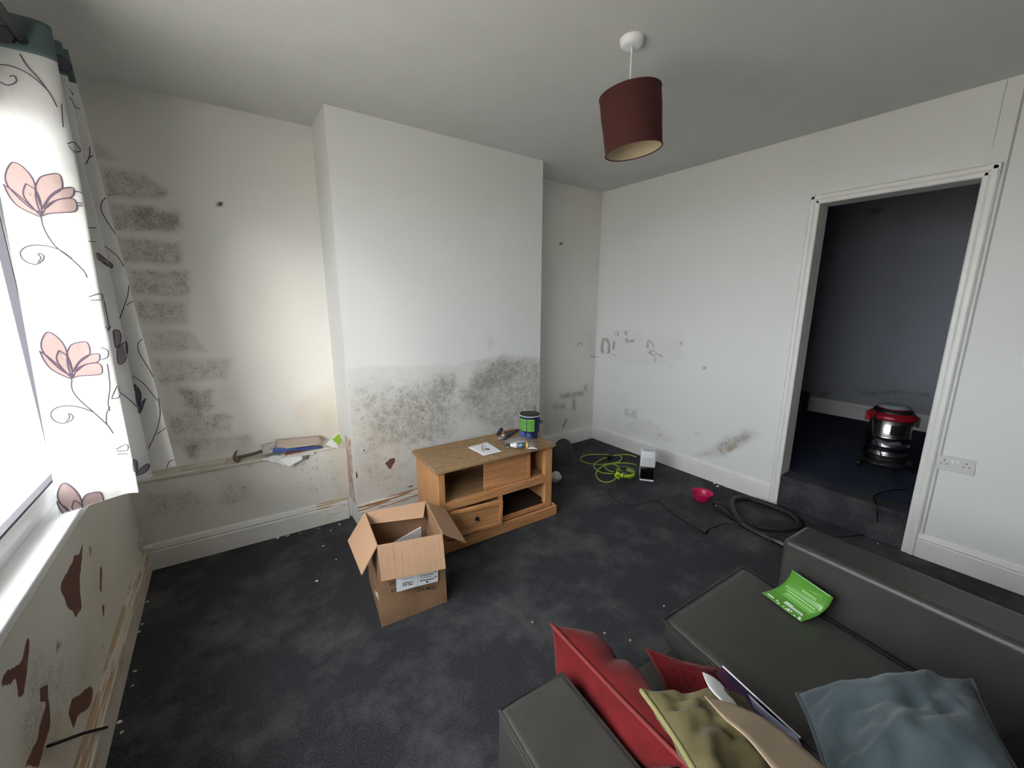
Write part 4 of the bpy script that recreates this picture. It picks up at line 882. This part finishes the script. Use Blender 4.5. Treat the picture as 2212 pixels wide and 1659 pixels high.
for (x0, x1, y, h) in ((1200, 1620, 330, 26), (1200, 1540, 398, 16), (1200, 1630, 470, 34), (1640, 1700, 270, 30), (1640, 1700, 430, 40)):
    s_ = -.19; g_ = fquad([(x0, y-(x0-1200)*-s_*1.0), (x1, y+(x1-1200)*s_), (x1, y+h+(x1-1200)*s_), (x0, y+h-(x0-1200)*-s_)], .0108); bars.add(g_.v, g_.f)
bars.build('label_bars', gk, lb2); fquad([(1385, 490), (1455, 475), (1455, 525), (1385, 540)], .011).build('label_block', M_ink, lb2)
g_ = fquad([(650, 440), (1030, 370), (1030, 384), (650, 454)], .0108).build('label_line', gk, lb)
tc_ = bas[0].lerp(bas[3], .16).lerp(rim[0].lerp(rim[3], .16), .30)-bo
MB().grid(lambda u, v: tc_+Vector((-.005-.006*mnoise.noise(Vector((u*3, v*3, 1)))-.008*u*v, -.018+.036*u, -.022+.044*v)), 6, 6).build('torn_tape', mat('yellowed_tape', (.55, .47, .35), .5), bx, solid=.001)

# ================================================================== things on the alcove ledge
LZ = LEDGE+.016
h0 = PY(2.93, 510, 990); hm = empty('claw_hammer', (h0.x, h0.y, LZ), label='rusty claw hammer with grey shaft lying on the alcove ledge', cat='hammer'); ho = Vector((h0.x, h0.y, LZ))
hl = lambda dx, dy, dz: Vector((dx, dy, dz))
MB().tube([hl(.0, -.005, .018), hl(.10, .012, .020), hl(.20, .035, .030)], .0095, 12).build('shaft', mat('grey_grip', (.09, .085, .08), .6), hm, smooth=True)
MB().tube([hl(.195, .033, .0295), hl(.225, .041, .032)], .0115, 12).build('shaft_end', M_red2, hm, smooth=True)
MB().tube([hl(.008, -.048, .014), hl(.0, -.03, .017), hl(-.004, -.006, .018), hl(-.006, .02, .022), hl(.0, .045, .035), hl(.012, .055, .048)], [.014, .013, .013, .011, .007, .003], 12).build('head', M_rust, hm, smooth=True)
tag(MB().box(0, .215, -.024, .024, 0, .012, M=Matrix.Translation((-.285, 2.945, LZ)) @ Matrix.Rotation(-.06, 4, 'Z')).build('wood_offcut', mat('painted_offcut', (.58, .53, .45), .6, var=.1), bevel=.002), 'strip of cream painted wood lying on the alcove ledge beside the hammer', 'wood strip')
cq = lambda x, y: (540+x/8.848, 900+y/8.848)
def lsh(nm, pts, m, label, cat, th=.0008, wav=.004, sd=0, grp=None):
    c = [PY(Y, *cq(x, y)) for x, y, Y in pts]
    return sheet(nm, lambda u, v: c[0].lerp(c[1], u).lerp(c[3].lerp(c[2], u), v)+Vector((0, wav*mnoise.noise(Vector((u*3+sd, v*3, sd))), wav*mnoise.noise(Vector((u*3, v*3+sd, 4)))*.5)), 10, 6, m, label, cat, grp, th=th)
lsh('brown_envelope', [(485, 440, 2.985), (1345, 365, 2.985), (1395, 515, 2.88), (500, 640, 2.88)], mat('buff_card', (.50, .41, .35), .8, var=.03), 'buff brown card envelope on top of the ledge papers', 'envelope', .0015)
lsh('newsletter', [(210, 540, 2.97), (470, 480, 2.97), (500, 670, 2.865), (250, 730, 2.865)], mat('newsprint', (.62, .62, .60), .7, col2=(.28, .28, .29), vscale=45, stretch=(1, 1, 6)), 'printed newsletter page at the left of the ledge papers', 'paper', sd=2)
lsh('blue_leaflet', [(440, 600, 2.90), (1400, 560, 2.90), (1395, 600, 2.845), (430, 690, 2.845)], mat('blue_ink_sheet', (.03, .09, .38), .4), 'blue printed leaflet under the buff envelope', 'leaflet', .003, sd=3)
lsh('photo_leaflet', [(700, 660, 2.895), (1010, 600, 2.895), (1000, 660, 2.835), (660, 740, 2.835)], mat('photo_print', (.38, .05, .05), .4, col2=(.30, .20, .17), vscale=25), 'glossy red and brown photo leaflet poking out below the blue one', 'leaflet', .002, sd=4)
lsh('white_leaflet', [(560, 760, 2.90), (1235, 640, 2.90), (1245, 712, 2.822), (620, 790, 2.822)], M_paper, 'folded white leaflet overhanging the ledge below the blue one', 'leaflet', .003, sd=5)
lsh('white_letter', [(520, 800, 2.83), (1000, 740, 2.83), (1000, 815, 2.805), (760, 970, 2.80)], M_paper, 'white letter with a pointed corner hanging over the ledge edge', 'paper', sd=6)
lsh('tissue_paper', [(225, 770, 2.85), (760, 720, 2.85), (720, 920, 2.812), (260, 840, 2.812)], mat('thin_white_tissue', (.78, .77, .78), .8, var=.05, bump=.5, bscale=40), 'crumpled white tissue paper drooping over the ledge edge', 'tissue', wav=.025, sd=7)
lsh('grey_leaflet', [(1000, 740, 2.83), (1120, 720, 2.83), (1060, 820, 2.812), (1010, 830, 2.812)], mat('grey_print', (.16, .17, .18), .5), 'small dark grey leaflet hanging at the right of the white letter', 'leaflet', sd=8)
c9 = [PY(Y, *cq(x, y)) for x, y, Y in ((1440, 535, 2.86), (1718, 285, 2.95), (1782, 460, 2.90), (1685, 612, 2.81))]
gl = empty('lime_leaflet', c9[0], label='lime green and white leaflet propped at the breast end of the ledge', cat='leaflet')
MB().grid(lambda u, v: c9[0].lerp(c9[1], u).lerp(c9[3].lerp(c9[2], u), v)-c9[0]+Vector((0, .004*math.sin(3*u+2*v), 0)), 8, 8).build('sheet', M_paper, gl, solid=.001)
MB().grid(lambda u, v: c9[0].lerp(c9[1], .42+.50*u).lerp(c9[3].lerp(c9[2], .30+.58*u), .08+.80*v)-c9[0]+Vector((-.001, -.004+.004*math.sin(3*(.42+.5*u)+2*v), .001)), 8, 8).build('green_print', mat('lime_ink', (.30, .50, .03), .4), gl, solid=.0004)

# ================================================================== sockets, wall fixings, small things on walls
def socket(y, z, label, tilt_=0):
    s = empty('wall_socket', (XR, y, z), label=label, cat='socket', group='double wall sockets on the doorway wall'); s.rotation_euler = (tilt_, 0, 0)
    MB().box(-.010, 0, -.076, .076, -.043, .043).build('plate', mat('aged_white_plate', (.66, .65, .64), .4), s, bevel=.004, seg=3)
    for sgn in (-1, 1):
        MB().box(-.0125, -.009, sgn*.010-.006, sgn*.010+.006, .008, .026).build('switch', M_white, s, bevel=.001)
        ps_ = MB()
        for dy, dz, w, h in ((0, .016, .0022, .004), (-.011, -.004, .0035, .002), (.011, -.004, .0035, .002)): ps_.box(-.0108, -.0098, sgn*.043+dy-w, sgn*.043+dy+w, dz-h, dz+h)
        ps_.build('pin_holes', M_gasket, s)
    return s
socket(2.515, .403, 'white double wall socket above the skirting near the alcove corner'); socket(.272, .618, 'white double wall socket beside the right door architrave', -.05)
for nm, P, lab in (('wall_fixing', PY(YA, 475, 441), 'rusty wall fixing high in the left alcove'), ('wall_fixing', PY(YA, 1210, 527), 'rusty wall fixing high in the right alcove')):
    r_ = empty(nm, P, label=lab, cat='wall fixing', group='rusty fixings in the alcoves')
    MB().tube([(0, 0, 0), (0, -.02, -.002), (.006, -.03, .004)], .005, 8).build('bolt', M_rust, r_, smooth=True); MB().lathe([(.001, 0), (.011, 0), (.009, .004), (.001, .005)], 10, Matrix.Rotation(math.pi/2, 4, 'X')).build('plug', mat('dirty_plug', (.25, .22, .2), .8), r_)
jb = PY(2.86, 302, 1185)
j_ = empty('pipe_box', jb, label='small white plastic pipe box in the corner below the curtain', cat='pipe box')
MB().box(-.035, .02, -.02, .03, -.045, .055).build('cover', M_glossL, j_, bevel=.006, seg=3); MB().tube([(.015, -.01, .0), (.05, -.012, -.005)], .014, 12).build('pipe_stub', M_gloss, j_, smooth=True)
r0, r1 = PX(XL+.012, 105, 1611), PX(XLs+.006, 231, 1571)
tag(MB().tube([r0, r0.lerp(r1, .5)+Vector((.006, 0, .004)), r1], .0045, 8).build('metal_rod', M_black, smooth=True), 'thin black rod leaning on the skirting below the window', 'rod')

# ================================================================== floor things
hp = Vector((2.565, 2.70, 0)); hat = empty('cloth_hat', hp, label='floppy dark grey cloth hat on the carpet behind the tv stand', cat='hat')
M_hat = mat('dark_grey_felt', (.055, .055, .053), .9, var=.15, vscale=18, bump=.2, bscale=120)
def hatf(u, v):
    q = 2*math.pi*u; r = .122*(1-v**1.7)**.62+.010; r *= 1+.16*math.sin(4*q+1)*min(1, 3*v)*(1-.4*v)+.06*math.sin(7*q+.5)*v
    return (r*math.cos(q)-.01*v, r*math.sin(q)*.95, .222*v+.004)
MB().grid(hatf, 48, 20, True).build('crown', M_hat, hat, smooth=True, solid=.003); MB().lathe([(.118, .003), (.134, .002), (.136, .008), (.12, .012)], 48).build('brim', M_hat, hat, smooth=True)
bgp = PZ(0, 1199, 1050); tag(MB().grid(lambda u, v: (bgp.x+.03+(.055*math.sin(math.pi*v)*math.cos(6.2832*u))*(1+.35*mnoise.noise(Vector((math.cos(6.28*u)*2, math.sin(6.28*u)*2, v*3)))), bgp.y+.03+(.05*math.sin(math.pi*v)*math.sin(6.2832*u))*(1+.35*mnoise.noise(Vector((math.cos(6.28*u)*2, math.sin(6.28*u)*2, v*3+5)))), .003+.115*v), 28, 16, True).build('plastic_bag', mat('white_polythene', (.55, .57, .57), .4, bump=.4, bscale=30), smooth=True), 'scrunched white plastic bag on the carpet at the right of the tv stand', 'bag')
# electric reel
rp = Vector((2.715, 2.085, 0)); reel = empty('cable_reel', rp, label='clear plastic cable reel with a lime band on the carpet', cat='cable reel')
MB().lathe([(.078, .002), (.080, .006), (.080, .085), (.076, .098), (.03, .104)], 40, cap0=True).build('case', M_clear, reel, smooth=True)
MB().lathe([(.072, .048), (.081, .046), (.0815, .078), (.072, .082), (.072, .048)], 40).build('band', M_lime, reel, smooth=True)
MB().lathe([(.03, .012), (.03, .07)], 24, None, True, True).build('drum', M_black, reel); MB().box(-.055, -.01, -.022, .018, .100, .128).build('plug', M_black, reel, bevel=.006, seg=3)
MB().tube(catmull([(-.08, .0, .03), (-.10, .02, .05), (-.105, .01, .075), (-.09, -.01, .085)], 5), .010, 10).build('grip', M_lime, reel, smooth=True)
MB().tube(catmull([(-.03, -.02, .11), (-.075, -.045, .09), (-.085, -.05, .02), (-.075, -.085, .004)], 6), .0035, 6).build('lead', M_black, reel, smooth=True)
s5 = lambda x, y, z=.006: PZ(z, 1180+x/8.508, 930+y/8.508)
lime = [(1330, 660, .10), (1240, 620, .03), (1120, 615), (1000, 680), (915, 770), (930, 860), (1010, 930), (1130, 950), (1240, 910), (1290, 850, .03)]
lime2 = [(1240, 790, .03), (1090, 785), (960, 750), (885, 680), (890, 610), (960, 560), (1060, 510), (1130, 505, .02)]
lime3 = [(1215, 455, .02), (1330, 455), (1390, 505), (1330, 575), (1180, 605), (1000, 625), (820, 612), (690, 575), (620, 525), (690, 465), (850, 440), (1000, 438), (1150, 442, .02)]
lime4 = [(1655, 485), (1520, 445), (1380, 445), (1240, 465, .012)]; lime5 = [(1650, 630), (1500, 600), (1300, 600, .012), (1090, 640, .012), (1090, 690), (1160, 740), (1240, 755, .03)]
lr = empty('lime_cable', s5(1000, 700, 0), label='lime green cable lying in loose loops on the carpet', cat='cable'); lro = lr.location.copy()
for P in (lime, lime2, lime3, lime4, lime5): MB().tube([p-lro for p in catmull([s5(*p) for p in P], 8)], .0052, 8).build('loop', M_limecable, lr, smooth=True)
pp = s5(1170, 510, .02); MB().box(-.024, .024, -.02, .02, -.018, .03).build('plug', M_black, lr, bevel=.006, seg=3).location = pp-lro
# dehumidifier
dp = PZ(0, 1396, 1037)+Vector((.03, .02, 0)); de = empty('dehumidifier', (dp.x, dp.y, 0), math.atan2(-.8, .6), 'small white dehumidifier with a smoked water tank by the doorway wall', 'dehumidifier')
MB().box(-.062, .062, .028, .058, .0, .265).build('back_shell', M_white, de, bevel=.012, seg=4)
MB().box(-.062, .062, -.062, .04, .125, .265).build('upper_body', M_white, de, bevel=.016, seg=4)
MB().box(-.058, .058, -.060, .04, .0, .012).build('foot', M_white, de, bevel=.004)
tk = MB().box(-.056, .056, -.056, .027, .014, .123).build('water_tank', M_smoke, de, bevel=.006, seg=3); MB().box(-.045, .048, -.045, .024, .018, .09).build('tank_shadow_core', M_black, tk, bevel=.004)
MB().box(-.05, .05, -.04, .03, .2655, .268).build('top_grille', mat('pale_grey_plastic', (.60, .60, .62), .5), de, bevel=.004); MB().box(-.05, .05, -.0635, -.061, .145, .215).build('front_panel', mat('pale_grey_panel', (.66, .66, .68), .45), de, bevel=.002)
# pink bowl
bp_ = PZ(0, 1516, 1086)+Vector((.02, .015, 0)); bl = empty('plastic_bowl', (bp_.x, bp_.y, 0), label='bright pink plastic bowl on the carpet', cat='bowl')
MB().lathe([(.001, .004), (.032, .002), (.036, .004), (.058, .028), (.072, .058), (.076, .074), (.078, .077), (.074, .078), (.070, .060), (.055, .031), (.034, .009), (.001, .008)], 40).build('bowl_body', M_pink, bl, smooth=True)
# vacuum hose coil
hz = lambda x, y, z=.024: PZ(z, x, y)
hs_ = empty('vacuum_hose', hz(1640, 1115, 0), label='thick black vacuum hose coiled on the carpet before the doorway', cat='hose'); ho_ = hs_.location.copy()
hpts = catmull([hz(1553, 1096), hz(1575, 1113), hz(1610, 1130), hz(1655, 1141), hz(1700, 1143), hz(1726, 1132), hz(1705, 1110), hz(1660, 1090), hz(1615, 1077), hz(1584, 1080, .05), hz(1582, 1100, .06), hz(1600, 1128, .06), hz(1640, 1152, .03), hz(1690, 1175)], 10)
MB().tube([p-ho_ for p in hpts], [.0185+.0022*(k % 2) for k in range(len(hpts))], 12).build('corrugated_tube', M_rubber, hs_, smooth=True)
MB().tube([hpts[0]-ho_+Vector((-.0, .0, 0)), hpts[0]-ho_+(hpts[0]-hpts[4]).normalized()*.05], [.023, .020], 14).build('hose_cuff', M_black, hs_, smooth=True)
MB().tube([hz(1662, 1163)-ho_, hz(1692, 1178)-ho_, hz(1760, 1213)-ho_], .017, 14).build('chrome_tube', mat('dark_chrome', (.35, .35, .37), .2, 1.0), hs_, smooth=True)
cbl = [(1331, 1042), (1326, 1053), (1312, 1061), (1322, 1072), (1347, 1090), (1380, 1089), (1415, 1080), (1440, 1098), (1460, 1114), (1500, 1138), (1519, 1147)]
ck = empty('black_lead', PZ(0, 1415, 1080), label='thin black power lead with plug running across the carpet', cat='cable'); cko = ck.location.copy()
MB().tube([p-cko for p in catmull([PZ(.005, *p) for p in cbl], 6)]+[], .0045, 6).build('lead', M_black, ck, smooth=True)
MB().tube([p-cko for p in catmull([PZ(.005, *p) for p in ((1519, 1149), (1540, 1139), (1565, 1131), (1578, 1133))], 6)], .0045, 6).build('lead', M_black, ck, smooth=True)
MB().box(-.02, .02, -.028, .012, 0, .026).build('plug', M_black, ck, bevel=.006, seg=3).location = PZ(0, 1519, 1150)-cko
# vacuum cleaner in the next room
vp = Vector((4.13, .715, STEP)); vc = empty('vacuum_cleaner', vp, math.atan2(-.715, -4.13), 'steel drum vacuum cleaner with a red collar in the dark next room', 'vacuum cleaner')
MB().lathe([(.02, .04), (.150, .04), (.160, .052), (.160, .066), (.128, .082)], 40, None, True).build('base', M_black, vc, smooth=True)
for k in range(5):
    q = 2*math.pi*k/5+.3; MB().lathe([(.008, -.014), (.024, -.012), (.024, .012), (.008, .014)], 16, Matrix.Translation((.165*math.cos(q), .165*math.sin(q), .025)) @ Matrix.Rotation(q+.6, 4, 'Z') @ Matrix.Rotation(math.pi/2, 4, 'X'), True, True).build('castor', M_black, vc)
DR = .125
pr = [(DR-.003, .075)]
for z in (.125, .195, .265): pr += [(DR, z-.012), (DR+.006, z-.006), (DR+.006, z+.006), (DR, z+.012)]
pr += [(DR, .405)]
MB().lathe(pr, 48).build('drum', M_steel, vc, smooth=True)
MB().lathe([(DR, .40), (DR+.018, .402), (DR+.022, .415), (DR+.012, .442), (DR-.005, .452)], 40).build('collar', M_red2, vc, smooth=True)
hdv = MB().lathe([(.120, .445), (.116, .468), (.10, .484), (.07, .492), (.001, .494)], 40).build('motor_head', M_black, vc, smooth=True)
MB().lathe([(.095, .486), (.09, .50), (.05, .506), (.001, .507)], 32).build('head_cap', mat('grey_blue_plastic', (.30, .33, .40), .25), hdv, smooth=True)
MB().lathe([(.098, .474), (.103, .480), (.098, .488)], 32).build('red_ring', M_red2, hdv, smooth=True)
for sgn in (-1, 1): MB().box(-.02, .02, sgn*.142-.012, sgn*.142+.012, .36, .435).build('clip', M_red2 if sgn < 0 else M_black, vc, bevel=.004)
MB().grid(lambda u, v: ((DR+.0012)*math.cos(.05+.72*u), (DR+.0012)*math.sin(.05+.72*u), .295+.075*v), 10, 1).build('badge', M_black, vc, solid=.001)
MB().grid(lambda u, v: ((DR+.0012)*math.cos(-.65+1.3*u), (DR+.0012)*math.sin(-.65+1.3*u), .215+.026*v+.005*math.sin(9*u)), 14, 1).build('brand_print', mat('dark_grey_print', (.12, .12, .13), .4), vc, solid=.0006)
MB().tube(catmull([(.10, -.08, .47), (.155, -.10, .40), (.165, -.08, .28), (.155, -.03, .17), (.175, -.02, .10), (.17, -.05, .02)], 8), .005, 8).build('flex', M_black, vc, smooth=True)
fx = empty('vacuum_flex', (3.6, .6, STEP), label='black flex trailing from the vacuum cleaner down the carpeted step', cat='cable'); fo = Vector((3.6, .6, STEP))
MB().tube([p-fo for p in catmull([Vector((3.92, .66, STEP+.008)), Vector((3.75, .50, STEP+.008)), PZ(STEP+.008, 1925, 1058), PZ(STEP+.012, 1890, 1070), PX(XR-.03, 1893, 1090), PX(XR-.032, 1895, 1120), PZ(.008, 1896, 1143), PZ(.008, 1880, 1152), PZ(.008, 1840, 1158), PZ(.008, 1790, 1160)], 8)], .0055, 8).build('flex', M_black, fx, smooth=True)
tag(MB().box(X2-.16, X2-.02, 1.72, 2.02, STEP, STEP+.20).box(X2-.165, X2-.015, 1.715, 2.025, STEP+.20, STEP+.212).build('wooden_crate', mat('dark_red_wood', (.13, .045, .03), .7, var=.2), bevel=.006), 'dark red wooden crate by the skirting in the next room', 'crate')

# ================================================================== flakes of paint and plaster on the carpet
fk = [(600, 1163), (621, 1158), (714, 1147), (698, 1180), (726, 1210), (685, 1256), (688, 1142), (734, 1133), (1543, 1045), (1550, 1051), (1569, 1054), (1896, 1175), (1434, 1310), (1306, 1369), (1361, 1384), (318, 1301), (307, 1349), (301, 1366), (291, 1451), (287, 1482), (259, 1561), (263, 1584), (1150, 1345), (648, 1153)]
flab = ['pale flake in front of the alcove skirting', 'brown plaster flake by the alcove skirting', 'flake left of the cardboard box flap', 'flake between alcove skirting and box, nearest the box back', 'flake beside the left flap of the cardboard box', 'flake left of the cardboard box, farthest from the skirting', 'flake at the alcove skirting end', 'flake at the bottom corner of the chimney breast',
        'large white flake by the right skirting', 'white flake second in line by the right skirting', 'small white flake nearest the doorway by the right skirting', 'flake on the carpet below the doorway step', 'flake beside the seat cushion front corner', 'brown flake above the pointed red cushion', 'brown flake between the two red cushions and the seat', 'topmost flake beside the window wall skirting',
        'second flake from the corner beside the window wall skirting', 'third flake from the corner beside the window wall skirting', 'fourth flake from the corner beside the window wall skirting', 'fifth flake from the corner beside the window wall skirting', 'flake just above the black rod end on the carpet', 'flake just below the black rod end on the carpet', 'flake on open carpet left of the pointed red cushion', 'tiny flake midway along the alcove skirting']
M_flake = mat('paint_flake', (.78, .76, .72), .7); M_flake2 = mat('plaster_flake', (.50, .38, .28), .8)
for i, (x, y) in enumerate(fk):
    p = PZ(0, x, y); r = RNG.uniform(.006, .011)*(1.7 if i in (0, 1, 8, 9) else 1.0); a = RNG.uniform(0, 6.28); k = 5
    P2 = [Vector((p.x+r*RNG.uniform(.5, 1.1)*math.cos(a+6.2832*j/k), p.y+r*.7*RNG.uniform(.5, 1.1)*math.sin(a+6.2832*j/k), .001)) for j in range(k)]
    P3 = [q+Vector((0, 0, .003+.002*RNG.rand())) for q in P2]
    mb = MB().add(P2+P3, [tuple(range(k))[::-1], tuple(range(k, 2*k))]+[(j, (j+1) % k, k+(j+1) % k, k+j) for j in range(k)])
    tag(mb.build('paint_flake', M_flake2 if i in (1, 13, 14) else M_flake), flab[i]+' lying loose', 'flake', 'paint flakes scattered on the carpet')
